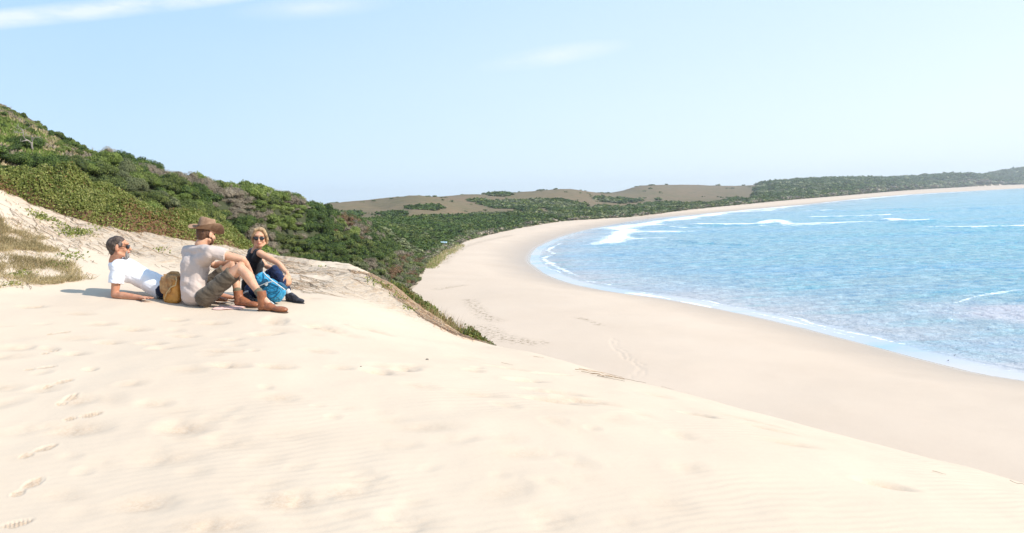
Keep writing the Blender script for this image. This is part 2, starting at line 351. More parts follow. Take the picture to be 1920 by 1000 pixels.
def dune_detail(x, y, s):
    z = np.zeros_like(x); front = sstep(-14, 0, y)
    z += .030*fbm(x/1.3+3, y/1.3, 3, 21)+.010*fbm(x/.34, y/.34, 2, 31)*sstep(1, .2, s)
    # wind ripples, fading in and out
    rx = x*.94+y*.35 + .10*fbm(x/.5, y/.5, 2, 77); m = sstep(-.12, .25, fbm(x/1.6+9, y/1.6, 2, 41))*sstep(-3.5, -.5, x)*sstep(8.3, 7.2, y)
    z += .0009*np.sin((y*.93-x*.36+.07*fbm(x/.45, y/.45, 3, 77))*2*math.pi/.072)*(.2+m)*sstep(9, 6, y)*sstep(.3, -.4, s)
    for dx, dy, a, b, ang, dp in sand_dents:
        m_ = (np.abs(x-dx) < 3*max(a, b)) & (np.abs(y-dy) < 3*max(a, b))
        if not m_.any(): continue
        ca, sa = math.cos(ang), math.sin(ang); X, Y = x[m_]-dx, y[m_]-dy
        e2 = ((X*ca+Y*sa)/a)**2+((-X*sa+Y*ca)/b)**2
        z[m_] -= dp*.85*(1+.8*fbm(x[m_]/.12, y[m_]/.12, 2, 19))*(np.exp(-e2*1.3)-.16*np.exp(-((np.sqrt(e2)-1.25)/.35)**2))
    for k_pr, (dx, dy, ang, sgn) in enumerate(prints):                                   # shoe prints: sole and heel with a pushed-up rim
        ca, sa = math.cos(ang), math.sin(ang); X = (x-dx)*ca+(y-dy)*sa; Y = -(x-dx)*sa+(y-dy)*ca
        m_ = (np.abs(X) < .3) & (np.abs(Y) < .2)
        if not m_.any(): continue
        X, Y = X[m_], Y[m_]
        X, Y = X/.8, Y/.8; d1 = np.sqrt(((X-.055)/.085)**2+((Y-.008*sgn)/.047)**2); d2 = np.sqrt(((X+.085)/.05)**2+(Y/.036)**2)
        d = np.minimum(d1, d2)
        z[m_] += -(.005+.005*_hash(np.array([k_pr]), np.array([3]), 1)[0])*sstep(1.2, .7, d+.35*fbm(X/.05, Y/.05, 2, 17+k_pr))*(.5+.5*sstep(-.3,.3,fbm(X/.06,Y/.06,2,7)))+.001*np.exp(-((d-1.25)/.16)**2)+(.0025*np.sin(X*2*math.pi/.022)+.003*fbm(X/.02, Y/.02, 2, 8))*sstep(1, .8, d)
    # hardened crusty sand with runners on the slopes behind the people
    zone = sstep(9.7, 11.5, y+.18*x)
    st = x*.83-y*.55
    z += zone*(.052*fbm((x*.55+y*.83)/.28, st/1.3, 4, 51, .6)+.03*fbm(x/.22, y/.22, 3, 61))*sstep(2.5, .5, s)
    return z
def dune_z(x, y):
    x = np.atleast_1d(np.asarray(x, float)); y = np.atleast_1d(np.asarray(y, float))
    z, s = dune_base(x, y); return z+dune_detail(x, y, s)

# sand materials
def sand_mat(name, c1, c2, near):
    M = Mat(name); P = M.pos()
    n1 = M.noise(P, .9 if near else .09, 5, .55); n2 = M.noise(P, 260 if near else 6, 2, .7); n3 = M.noise(P, 22 if near else .9, 4, .6)
    c = M.mix(M.mr(n1, .32, .68), c1, c2)
    c = M.mix(M.mr(n2, .25, .75, 0, .18 if near else .06), c, (c1[0]*.55, c1[1]*.5, c1[2]*.46))
    return M, P, c, n1, n2, n3
M, P, c, n1, n2, n3 = sand_mat('dune_sand', (.61, .492, .372), (.58, .462, .348), True)
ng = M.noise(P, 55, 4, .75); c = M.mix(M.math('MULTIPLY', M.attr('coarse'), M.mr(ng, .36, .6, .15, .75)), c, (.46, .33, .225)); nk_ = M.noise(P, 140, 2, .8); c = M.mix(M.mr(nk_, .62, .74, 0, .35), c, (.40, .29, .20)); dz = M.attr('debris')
nb = M.noise(P, 5, 6, .68, stretch=(1, 3.6, 1.5), rot=(0, 0, R(-54)))
c = M.mix(M.math('MULTIPLY', M.mr(nb, .50, .64), M.math('MULTIPLY', dz, .68)), c, (.42, .275, .16)); ed = M.attr('edge'); c = M.mix(M.math('MULTIPLY', ed, M.mr(nb, .38, .6, .25, 1)), c, (.60, .37, .21))
b = M.bump(n2, .18, .002); b = M.bump(n3, .25, .006, b); b = M.bump(nb, M.math('MULTIPLY', dz, 1.0), .07, b)
SAND = M.done(M.bsdf(c, .95, b, .12))
M, P, c, n1, n2, n3 = sand_mat('beach_sand', (.60, .475, .365), (.56, .44, .335), False)
sdl = M.attr('shore'); wv = M.noise(P, .16, 3); wet = M.mr(M.math('ADD', sdl, M.math('MULTIPLY', M.math('SUBTRACT', wv, .5), 5)), 13, 2.0)
st_ = M.noise(P, .35, 4, .6, stretch=(1, 1, 1)); c = M.mix(M.mr(st_, .5, .75, 0, .15), c, (.47, .36, .27))
wr = M.attr('wrack'); wn_ = M.noise(P, 2.2, 5, .7)
c = M.mix(M.math('MULTIPLY', wr, M.mr(wn_, .50, .62)), c, (.22, .16, .10))
c = M.mix(M.math('MULTIPLY', wet, .75), c, (.36, .275, .20)); film = M.mr(sdl, 1.6, .2)
rgh = M.math('SUBTRACT', .95, M.math('MULTIPLY', wet, .45)); rgh = M.math('SUBTRACT', rgh, M.math('MULTIPLY', film, .32))
b = M.bump(n3, .35, .05); b = M.bump(n2, .1, .02, b)
BEACH = M.done(M.bsdf(c, rgh, b, M.math('ADD', .12, M.math('MULTIPLY', wet, .4))))
M = Mat('hill_ground'); P = M.pos(); far_ = M.mr(M.n('ShaderNodeCameraData').outputs['View Distance'], 150, 300) if False else None
n1 = M.noise(P, .012, 6, .6); n2 = M.noise(P, .11, 5, .65); n3 = M.noise(P, 1.1, 4, .7)
c = M.mix(M.mr(n1, .35, .65), (.205, .142, .085), (.165, .132, .068)); c = M.mix(M.mr(n2, .48, .66, 0, .85), c, (.105, .10, .05)); c = M.mix(M.mr(n3, .4, .75, 0, .5), c, (.13, .09, .055))
c = M.mix(M.attr('scrub'), c, (.055, .06, .028)); c = M.mix(M.attr('sandy'), c, (.52, .41, .29))
HILLM = M.done(M.bsdf(c, .95, M.bump(n3, .6, .3), .1))

# dune sheet
th = np.concatenate([np.linspace(-math.pi, -.72, 60)[:-1], np.linspace(-.72, .70, int(1250*LOD)), np.linspace(.70, math.pi, 60)[1:]])
rs = np.concatenate([np.geomspace(.4, 3.3, 26)[:-1], np.geomspace(3.3, 17.5, int(620*LOD)), np.geomspace(17.5, 70, 70)[1:]])
X, Y, Fc = polar(rs, th); Z, S = dune_base(X, Y); Z = Z+dune_detail(X, Y, S)
deb = sstep(9.4, 11.2, Y+.16*X+.5*fbm(X/1.2, Y/1.2, 3, 90))*sstep(-.35, .1, fbm(X/1.5, Y/1.5, 3, 91)+.15)
_px, _py = project(X, Y, Z)
coarse = np.zeros_like(X)  # coarser sand in the dents; shade painted into the shoe prints
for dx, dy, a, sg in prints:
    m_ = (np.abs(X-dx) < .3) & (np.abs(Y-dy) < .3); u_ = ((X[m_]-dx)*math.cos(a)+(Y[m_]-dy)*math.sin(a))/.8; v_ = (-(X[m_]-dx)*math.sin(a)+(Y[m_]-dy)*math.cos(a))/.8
    d_ = np.minimum(np.hypot((u_-.055)/.085, v_/.047), np.hypot((u_+.085)/.05, v_/.036)); coarse[m_] = np.maximum(coarse[m_], 1.3*sstep(1.15, .75, d_+.5*fbm(u_/.04, v_/.04, 2, 23)))  # dark tint stands in for shade, so the prints read as holes
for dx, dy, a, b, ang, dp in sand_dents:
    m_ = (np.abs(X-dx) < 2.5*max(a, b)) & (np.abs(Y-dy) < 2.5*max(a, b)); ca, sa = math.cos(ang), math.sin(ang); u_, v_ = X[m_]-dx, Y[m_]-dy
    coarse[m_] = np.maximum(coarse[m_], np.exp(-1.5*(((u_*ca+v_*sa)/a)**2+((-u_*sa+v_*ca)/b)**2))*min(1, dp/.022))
edge = sstep(-.45, -.12, S+.12*fbm(X/.4, Y/.4, 3, 95))*sstep(675, 720, _px)*sstep(905, 880, _px)*(Y > 6)*sstep(2.0, 1.2, S)
G0 = ground(X, Y); Zr = np.maximum(Z, G0-2.5)
keep = ((Zr[Fc] > G0[Fc]-2.2).any(1)) | (np.hypot(X[Fc], Y[Fc]).max(1) < 20)
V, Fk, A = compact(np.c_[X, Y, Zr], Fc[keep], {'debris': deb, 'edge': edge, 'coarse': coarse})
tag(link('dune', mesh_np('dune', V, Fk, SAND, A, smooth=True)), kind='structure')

# scrub coverage of the land
def scrub_mask(x, y):
    z = z_hill(x, y); px, py = project(x, y, z); vd = veg_d(x, y); n = fbm(x/40, y/40, 4, 71)
    top = np.interp(px, [620, 700, 800, 900, 1000, 1100, 1200, 1350, 1410, 1435, 1500, 1700, 1920], [416, 413, 409, 403, 398, 394, 387, 380, 377, 335, 300, 300, 300])
    m = sstep(-1.5, 1.5, py-top+n*10)*(y > 130)*(px > 560)
    pch = sstep(1.0, .7, np.sqrt(((px-1010)/100)**2+((py-385-(px-1010)*.02)/9)**2)+n*.8)            # copse on the slope
    pch = np.maximum(pch, sstep(1, .6, np.sqrt(((px-745)/30)**2+((py-403)/5)**2)+n*.8))
    for a, b_, w_, h_ in [(805, 390, 38, 3.2), (893, 377, 16, 2.4), (930, 367, 18, 2.6), (1180, 377, 60, 4), (660, 402, 16, 3)]:
        pch = np.maximum(pch, sstep(1, .6, np.sqrt(((px-a)/w_)**2+((py-b_)/h_)**2)+n*1.2))
    m = np.maximum(m, pch*(y > 200))
    near = (y <= 170)*sstep(-1, 3, vd)*(px < 860)
    return np.clip(np.maximum(m, near), 0, 1)*sstep(-.5, 1.5, vd)
th = np.concatenate([np.linspace(-1.45, -.72, 40)[:-1], np.linspace(-.72, .70, int(1150*LOD)), np.linspace(.70, 2.6, 60)[1:]])
rs = np.concatenate([np.geomspace(18, 60, 110)[:-1], np.geomspace(60, 700, int(560*LOD)), np.geomspace(700, 5600, 100)[1:]])
X, Y, Fc = polar(rs, th); SDv, VDv = shore_d(X, Y), veg_d(X, Y); Z = ground(X, Y, SDv, VDv)
# trail of footprints and a scarp of wrack on the lower beach
trail = catmull([on_z(a, b, 3.2) for a, b in [(1152, 628), (1154, 645), (1168, 655), (1178, 668), (1195, 676), (1203, 690), (1192, 703)]], 12)
seg = np.r_[0, np.cumsum(np.hypot(*np.diff(trail, axis=0).T))]
for k, s_ in enumerate(np.arange(0, seg[-1], .62)):
    for off in (-.22, .20) if k % 3 else (-.2,):
        i = min(np.searchsorted(seg, s_), len(trail)-2); t = trail[i+1]-trail[i]; t = t/np.hypot(*t); c_ = trail[i]+np.array([-t[1], t[0]])*(off+rng.uniform(-.15, .15))+t*rng.uniform(-.15, .15)
        m = (np.abs(X-c_[0]) < 1) & (np.abs(Y-c_[1]) < 1); Z[m] -= .04*np.exp(-((X[m]-c_[0])/.15)**2-((Y[m]-c_[1])/.24)**2)
prt = np.zeros_like(X)
land = (VDv[Fc].mean(1) > 0)
wr = np.zeros_like(X)
for L, w_ in [([(905, 612), (930, 628), (960, 637), (1000, 641)], 1.0), ([(880, 560), (905, 590), (930, 600)], .7), ([(820, 540), (845, 535), (870, 530)], .6), ([(1090, 424), (1120, 421), (1150, 420)], 1.6), ([(830, 490), (850, 470), (890, 452), (960, 436)], .9), ([(1085, 590), (1110, 597), (1125, 603)], .35)]:
    d, _ = pdist(X, Y, catmull([on_z(a, b, 3.2 if b > 430 else 1.2) for a, b in L], 6)); wr = np.maximum(wr, sstep(w_*2.2, .2, d))
scr = scrub_mask(X, Y); snd = np.maximum(sstep(3.5, .5, VDv)*sstep(-.2, .15, fbm(X/7, Y/7, 3, 81))*(Y < 900), .8*sstep(26, 6, VDv)*sstep(0, .2, fbm((X-.3*Y)/5, Y/30, 3, 82))*(Y > 220)*(Y < 1000))
V, Fk, A = compact(np.c_[X, Y, Z], Fc[~land], {'shore': SDv, 'wrack': wr})
tag(link('beach', mesh_np('beach', V, Fk, BEACH, A, smooth=True)), kind='structure')
V, Fk, A = compact(np.c_[X, Y, Z], Fc[land], {'scrub': scr, 'sandy': snd})
tag(link('hills', mesh_np('hills', V, Fk, HILLM, A, smooth=True)), kind='structure')

# ---------------------------------------------------------------- sea
th = np.concatenate([np.linspace(-.30, -.03, 40)[:-1], np.linspace(-.03, .62, int(900*LOD)), np.linspace(.62, 2.9, 90)[1:]])
rs = np.concatenate([np.geomspace(36, 70, 40)[:-1], np.geomspace(70, 600, int(620*LOD)), np.geomspace(600, 5600, 130)[1:]])
X, Y, Fc = polar(rs, th); SDv = shore_d(X, Y); keep = (SDv[Fc] < 3).any(1)
depth = np.clip(-SDv, 0, 1e4); am = sstep(2, 22, depth); r = np.hypot(X, Y)
Z = am*(.15*fbm(X/7, Y/2.6, 4, 101, .62)+.08*fbm(X/2.6+5, Y/1.1, 3, 111, .7))
swl = am*.34*np.sin((Y*.98-X*.15)/9.5+2.5*fbm(X/60, Y/60, 3, 121))*sstep(150, 300, r); Z += swl
foam = np.zeros_like(X); steep = np.zeros_like(X); swashl = np.zeros_like(X)
def foam_line(L, w, hgt=0., amt=1., rag=.6):
    if np.mean([q[1] for q in L]) < 431: w, hgt, amt = w*1.25, hgt*1.4, amt*1.05
    global foam, Z
    P_ = catmull([on_z(a, b, 0.) for a, b in L], 8); P0, P1 = P_.min(0)-60, P_.max(0)+60
    m = (X > P0[0]) & (X < P1[0]) & (Y > P0[1]) & (Y < P1[1])
    if not m.any(): return
    d, s = pdist(X[m], Y[m], P_); q = d*s; w_ = w*(1+rag*fbm(X[m]/(w*3+2), Y[m]/(w*3+2), 3, 131))
    foam[m] = np.maximum(foam[m], amt*np.exp(-(q/np.maximum(w_, .3))**2))
    if hgt: Z[m] += hgt*np.exp(-(q/(w*1.2))**2)
foam_line([(1310, 423), (1370, 422), (1430, 420), (1450, 416), (1490, 421), (1560, 419), (1625, 417)], 3.6, .5)
foam_line([(1430, 424), (1500, 424), (1560, 422)], 1.8, .2, .8)
foam_line([(1530, 407.5), (1600, 405.5), (1665, 403.5)], 4, .5, .8)
foam_line([(1672, 412), (1690, 414), (1712, 417), (1735, 416)], 4.5, .6, .9)
foam_line([(1500, 397), (1520, 396.5), (1560, 396)], 5, .4, .7)
foam_line([(1740, 428), (1830, 428), (1925, 425)], 2.6, .3, .8)
foam_line([(1260, 426), (1290, 427), (1312, 426)], 2.6, .2, .7)
foam_line([(1200, 441), (1270, 437), (1340, 433)], 2.2, .1, .45)
foam_line([(1132, 458), (1150, 449), (1165, 441), (1182, 433), (1160, 428), (1190, 423), (1230, 417), (1290, 409), (1400, 395), (1500, 386)], 6.5, .1, .9, .9)
foam_line([(1150, 456), (1190, 447), (1235, 445)], 3.6, .1, .75, .9)
foam_line([(1170, 437), (1215, 436), (1260, 436)], 5.0, .1, .7, .9)
foam_line([(1500, 383.5), (1600, 374.5), (1700, 366)], 10, .2, .8)
foam_line([(1330, 402), (1400, 397), (1460, 392.5)], 8, .1, .7)
foam_line([(1700, 366), (1800, 360), (1900, 354.5)], 14, .2, .7)
foam_line([(1052, 456), (1038, 463), (1028, 470), (1040, 476), (1020, 484), (1030, 492), (1052, 504), (1085, 518)], 1.0, 0, .66, 1)
foam_line([(1096, 526), (1125, 531), (1152, 535)], .9, 0, .62, .9)
foam_line([(1180, 550), (1230, 556), (1280, 566), (1330, 576)], .6, 0, .8, .9)
foam_line([(1255, 451), (1290, 454), (1330, 455)], .7, .18, .5, 1)
foam_line([(1340, 572), (1420, 588), (1500, 606), (1600, 632)], .35, 0, .55, 1.)
foam_line([(1770, 582), (1800, 566), (1850, 552), (1920, 542)], .5, 0, .5, 1)
foam = np.maximum(foam, .62*np.exp(-((depth-3.2-1.3*fbm(X/9, Y/9, 3, 151))/.32)**2)*sstep(260, 150, r)*sstep(-.5, .3, fbm(X/16, Y/16, 2, 152)))
bar = sstep(1, .2, np.sqrt(((X-on_z(1945, 592, 0)[0])/17.)**2+((Y-on_z(1945, 592, 0)[1])/17.)**2)+.5*fbm(X/9, Y/9, 3, 141))
# small unbroken ridges before the shore
for L, w_, h_ in [([(1260, 453), (1330, 456), (1400, 459)], 1.2, .35), ([(1330, 385), (1390, 382)], 5, .6), ([(1830, 392), (1860, 390), (1900, 388)], 5, .7), ([(1600, 396), (1700, 392), (1780, 391)], 6, .5)]:
    P_ = catmull([on_z(a, b, 0.) for a, b in L], 6); d, s = pdist(X, Y, P_); Z += h_*np.exp(-(d/w_)**2)
V, Fk, A = compact(np.c_[X, Y, Z], Fc[keep], {'depth': depth, 'foam': foam, 'bar': bar})
M = Mat('sea_water'); P = M.pos(); dp = M.attr('depth'); fo = M.attr('foam'); ba = M.attr('bar')
n1 = M.noise(P, .05, 4, .6, stretch=(1, 2.2, 1)); n2 = M.noise(P, .5, 5, .62, stretch=(1, .9, 1)); n3 = M.noise(P, 1.7, 4, .65, stretch=(1, .8, 1)); n4 = M.noise(P, .012, 3, .5, stretch=(1, 3, 1))
dd = M.math('ADD', dp, M.math('MULTIPLY', M.math('SUBTRACT', n1, .5), M.math('MULTIPLY', dp, .5)))
c = M.ramp(M.math('DIVIDE', dd, 300), [(0.0, (.56, .51, .49)), (.007, (.52, .50, .51)), (.026, (.45, .455, .475)), (.07, (.26, .36, .40)), (.2, (.15, .34, .39)), (.5, (.055, .35, .44)), (1., (.02, .33, .47))])
c = M.mix(M.mr(n4, .45, .65, 0, .5), c, (.08, .32, .52)); c = M.mix(M.mr(n1, .52, .7, 0, .55), c, (.07, .40, .45)); nw = M.noise(P, .36, 5, .7, stretch=(.8, 1, 1)); nx = M.noise(P, .95, 4, .7, stretch=(1, .75, 1)); ny = M.noise(P, .055, 6, .75, stretch=(.7, 1.3, 1)); c = M.mix(M.math('MULTIPLY', M.mr(nw, .50, .64), M.mr(dp, 6, 30, 0, .62)), c, (.04, .20, .36)); c = M.mix(M.math('MULTIPLY', M.mr(nx, .50, .66), M.mr(dp, 4, 20, 0, .5)), c, (.06, .22, .36)); c = M.mix(M.math('MULTIPLY', M.mr(ny, .52, .66), M.mr(dp, 20, 80, 0, .55)), c, (.02, .24, .46)); c = M.mix(M.math('MULTIPLY', M.mr(nw, .50, .36), M.mr(dp, 3, 12, 0, .5)), c, (.52, .68, .73))  # dark and bright ripple facets painted into the water colour
sn = M.math('SINE', M.math('MULTIPLY_ADD', dp, 1.9, M.math('MULTIPLY', n1, 26))); c = M.mix(M.math('MULTIPLY', M.mr(sn, .72, 1), M.math('MULTIPLY', M.mr(dp, 2.6, 4, 0, .55), M.mr(dp, 26, 8))), c, (.24, .27, .32)); c = M.mix(M.math('MULTIPLY', ba, .8), c, (.56, .51, .54)); c = M.mix(M.math('MULTIPLY', M.mr(sn, .6, 1), M.math('MULTIPLY', ba, .6)), c, (.30, .28, .32))
fn = M.noise(P, .9, 7, .75, stretch=(1, 1.8, 1)); fn2 = M.noise(P, .11, 3, .6); fm = M.mr(M.math('ADD', M.math('ADD', fo, M.math('MULTIPLY', M.math('SUBTRACT', fn, .5), 2.9)), M.math('MULTIPLY', M.math('SUBTRACT', fn2, .5), 1.9)), .52, .72)
fm = M.math('MULTIPLY', fm, M.mr(fo, .05, .3))
film = M.mr(dp, 4.5, 3.2)
calm = M.mr(dp, 2.4, 5.5)
b = M.bump(n2, M.math('MULTIPLY', calm, 1.0), .75); b = M.bump(n3, M.math('MULTIPLY', calm, 1.0), .22, b)
c = M.mix(fm, c, (.82, .84, .86))
SEA = M.done(M.bsdf(c, M.math('ADD', .10, M.math('MULTIPLY', fm, .6)), b, M.mr(dp, 0, 5, .22, .5), IOR=1.33))
tag(link('sea', mesh_np('sea', V, Fk, SEA, A, smooth=True)), kind='structure')
# ================================================================= PLANTS
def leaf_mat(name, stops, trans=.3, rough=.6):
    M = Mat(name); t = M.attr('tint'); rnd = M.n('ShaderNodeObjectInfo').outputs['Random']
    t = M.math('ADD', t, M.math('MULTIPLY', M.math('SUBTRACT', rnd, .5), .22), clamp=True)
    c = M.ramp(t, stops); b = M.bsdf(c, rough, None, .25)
    tr = M.n('ShaderNodeBsdfTranslucent'); M.put(tr.inputs[0], M.mix(.5, c, (.20, .26, .03)))
    mx = M.n('ShaderNodeMixShader'); mx.inputs[0].default_value = trans; M.l(b, mx.inputs[1]); M.l(tr.outputs[0], mx.inputs[2])
    return M.done(mx.outputs[0])
L_DARK = leaf_mat('dark_foliage', [(0, (.024, .042, .009)), (.5, (.068, .112, .020)), (1, (.16, .21, .04))], .18)
L_MID = leaf_mat('green_foliage', [(0, (.045, .062, .016)), (.5, (.120, .150, .034)), (1, (.25, .265, .07))], .2)
L_BRI = leaf_mat('light_foliage', [(0, (.09, .12, .025)), (.5, (.19, .25, .05)), (1, (.31, .34, .10))], .3)
L_GREY = leaf_mat('dry_twigs', [(0, (.12, .095, .065)), (.5, (.29, .235, .17)), (1, (.44, .37, .28))], .1, .9)
L_RUST = leaf_mat('rust_foliage', [(0, (.10, .055, .03)), (.5, (.22, .12, .065)), (1, (.34, .22, .12))], .2, .8)
L_OLIVE = leaf_mat('olive_foliage', [(0, (.06, .07, .032)), (.5, (.155, .17, .075)), (1, (.27, .275, .13))], .2)
L_CREEP = leaf_mat('creeper_leaves', [(0, (.27, .13, .06)), (.18, (.22, .15, .055)), (.3, (.10, .125, .03)), (.65, (.20, .225, .05)), (1, (.38, .36, .12))], .3, .5)
L_GRASS = leaf_mat('dry_grass', [(0, (.26, .19, .10)), (.45, (.47, .355, .19)), (.9, (.66, .53, .32)), (1, (.36, .34, .11))], .3, .8)
L_RUN = leaf_mat('dry_runner', [(0, (.11, .085, .06)), (.4, (.24, .17, .11)), (.75, (.45, .27, .15)), (1, (.58, .44, .29))], 0, .9)
FOL = [L_DARK, L_MID, L_BRI, L_GREY, L_RUST, L_OLIVE]
M = Mat('bark'); c = M.mix(M.noise(M.obj(), 9, 5, .7), (.10, .085, .07), (.30, .26, .22)); BARK = M.done(M.bsdf(c, .9, M.bump(M.noise(M.obj(), 25, 4), .5, .02), .1))
M = Mat('dead_bark'); c = M.mix(M.noise(M.obj(), 7, 5, .7), (.20, .17, .145), (.42, .37, .32)); DBARK = M.done(M.bsdf(c, .9, None, .1))

def unit(v): return v/np.maximum(np.linalg.norm(v, axis=-1, keepdims=True), 1e-9)
def quads(C, N, ln, wd, g, along=None):
    n = len(C); N = unit(N); a = g.normal(size=(n, 3)) if along is None else along+0
    a = unit(a-(a*N).sum(1, keepdims=True)*N); b = np.cross(N, a)
    ln = np.broadcast_to(ln, (n,))[:, None]; wd = np.broadcast_to(wd, (n,))[:, None]
    fold = N*wd*.25
    V = np.stack([C-a*ln*.5, C+b*wd*.5-a*ln*.02-fold, C+a*ln*.5, C-b*wd*.5-a*ln*.02-fold], 1).reshape(-1, 3)
    return V, np.arange(4*n).reshape(n, 4)
_ico = None
def ico_core():
    global _ico
    if _ico is None:
        import bmesh
        bm = bmesh.new(); bmesh.ops.create_uvsphere(bm, u_segments=10, v_segments=6, radius=1); bmesh.ops.delete(bm, geom=[v for v in bm.verts if v.co.z < -.95], context='VERTS')
        bm.verts.ensure_lookup_table(); V = np.array([v.co[:] for v in bm.verts]); Fq = np.array([[v.index for v in f.verts] for f in bm.faces if len(f.verts) == 4]); bm.free(); _ico = V, Fq
    return _ico
def crown(g, rad, hgt, nlobes, nleaf, leaf, lean=(0, 0), flat=.8, twig=False):
    """clumps of leaves on uneven lobes: V, F, tint"""
    lobes = []
    for k in range(nlobes):
        a = g.uniform(0, 2*math.pi); q = rad*math.sqrt(g.uniform(0, 1))*.72; r = rad*g.uniform(.32, .55)
        z = hgt*g.uniform(.42, .78)*(1-.45*(q/rad)**2); lobes.append((q*math.cos(a)+lean[0]*z, q*math.sin(a)+lean[1]*z, z, r, r*g.uniform(.65, .95)*min(1, hgt/rad)*flat))
    L = np.array(lobes); w = L[:, 3]**2; idx = g.choice(len(L), nleaf, p=w/w.sum())
    d = unit(g.normal(size=(nleaf, 3))); d[:, 2] = np.where(d[:, 2] < -.35, -d[:, 2], d[:, 2])
    jit = g.uniform(.74, 1.10, nleaf)**1
    # small clumps of leaves around shared twig ends
    tw = max(6, nleaf//9); td = unit(g.normal(size=(tw, 3))); td[:, 2] = np.abs(td[:, 2])*np.where(g.uniform(size=tw) < .8, 1, -.4)
    ti = g.choice(len(L), tw, p=w/w.sum()); pick = g.integers(0, tw, nleaf); use = g.uniform(size=nleaf) < .62
    d = np.where(use[:, None], unit(td[pick]+g.normal(size=(nleaf, 3))*.13), d); idx = np.where(use, ti[pick], idx); jit = np.where(use, jit+.06, jit)
    C = L[idx, :3]+d*np.c_[L[idx, 3], L[idx, 3], L[idx, 4]]*jit[:, None]
    keep = np.ones(nleaf, bool)
    for l in L: keep &= (((C-l[:3])/np.array([l[3], l[3], l[4]]))**2).sum(1) > .55
    keep &= C[:, 2] > .02
    C, d, idx = C[keep], d[keep], idx[keep]
    N = unit(d*np.array([1, 1, 1.4])+g.normal(size=C.shape)*.55)
    s = leaf*g.uniform(.6, 1.35, len(C)); V, Fq = quads(C, N, s*1.3, s*(.25 if twig else .8), g)
    lt = g.uniform(.2, .75, len(L)); tn = np.clip(lt[idx]+g.normal(size=len(C))*.2, 0, 1)
    tint = np.repeat(tn, 4)
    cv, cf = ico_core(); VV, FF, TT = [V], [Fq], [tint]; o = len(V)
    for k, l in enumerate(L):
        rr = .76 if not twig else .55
        VV.append(cv*np.array([l[3], l[3], l[4]])*rr*(1+.08*g.normal(size=(len(cv), 1)))+l[:3]); FF.append(cf+o); TT.append(np.full(len(cv), .0 if not twig else .1)); o += len(cv)  # cores take a very dark tint: inner crown shade put into the colour
    return np.vstack(VV), np.vstack(FF), np.concatenate(TT)

KINDS = {'dark': (0, 'dense_shrub'), 'mid': (1, 'green_shrub'), 'bright': (2, 'leafy_shrub'), 'grey': (3, 'leafless_shrub'), 'rust': (4, 'rusty_shrub'), 'olive': (5, 'olive_shrub')}
g = np.random.default_rng(11)
HI, LO, TINY = {}, {}, {}
for k, (mi, nm) in KINDS.items():
    tw = k in ('grey', 'rust')
    HI[k] = [crown(g, 1, 1.0, 9, 4600, .058, (g.uniform(-.1, .15), 0), twig=tw) for _ in range(3)]
    LO[k] = [crown(g, 1, 1.0, 7, 1100, .105, (g.uniform(-.1, .15), 0), twig=tw) for _ in range(3)]
    TINY[k] = [crown(g, 1, .9, 3, 34, .55, (.1, 0)) for _ in range(3)]

SUPPRESS = [(-200, 120), (0, 195), (55, 222), (95, 243), (150, 272), (215, 300), (165, 318), (105, 312), (75, 315), (0, 300), (-200, 245)]
pts = []
cell = {}
def try_add(x, y, r, sp=.52):
    c_ = (int(x//3), int(y//3))
    for i in range(-1, 2):
        for j in range(-1, 2):
            for (a, b, q) in cell.get((c_[0]+i, c_[1]+j), ()):
                if (a-x)**2+(b-y)**2 < ((q+r)*sp)**2: return False
    cell.setdefault(c_, []).append((x, y, r)); return True
n = 60000; yy = np.sqrt(g.uniform(26**2, 178**2, n)); uu = g.uniform(-.72, -.05, n); xx = uu*yy
vd = veg_d(xx, yy); gz = ground(xx, yy); px, py = project(xx, yy, gz)
pk = fbm(xx/16, yy/16, 3, 201); pk2 = fbm(xx/9+50, yy/9, 3, 202); sup = inpoly(px, py, SUPPRESS)
forced = []
for (fx, fy, rr_, kd) in [(52, 280, 1.0, 'dark'), (64, 276, .8, 'dark'), (40, 282, .8, 'dark'), (48, 226, .3, 'dark'), (66, 243, .4, 'dark'), (78, 247, .4, 'dark'), (93, 254, .45, 'dark'), (108, 262, .6, 'mid'), (122, 268, .65, 'dark'), (136, 275, .6, 'bright'), (115, 274, .5, 'bright'), (128, 280, .5, 'mid'), (145, 285, .5, 'dark'), (3, 208, .4, 'dark'), (10, 235, .5, 'bright'), (30, 240, .4, 'bright'), (186, 292, .4, 'grey'), (238, 302, .5, 'dark')]:
    best = None
    Yc = np.linspace(30, 120, 500); u_, e_ = ray(fx, fy); zz = ground(float(u_)*Yc, Yc); b = np.nonzero(zz > H+float(e_)*Yc)[0]
    Yb = Yc[b[0]] if len(b) else Yc[np.argmin(np.abs(H+float(e_)*Yc-zz))]
    forced.append((float(u_)*Yb, Yb, rr_, kd)); try_add(float(u_)*Yb, Yb, rr_)
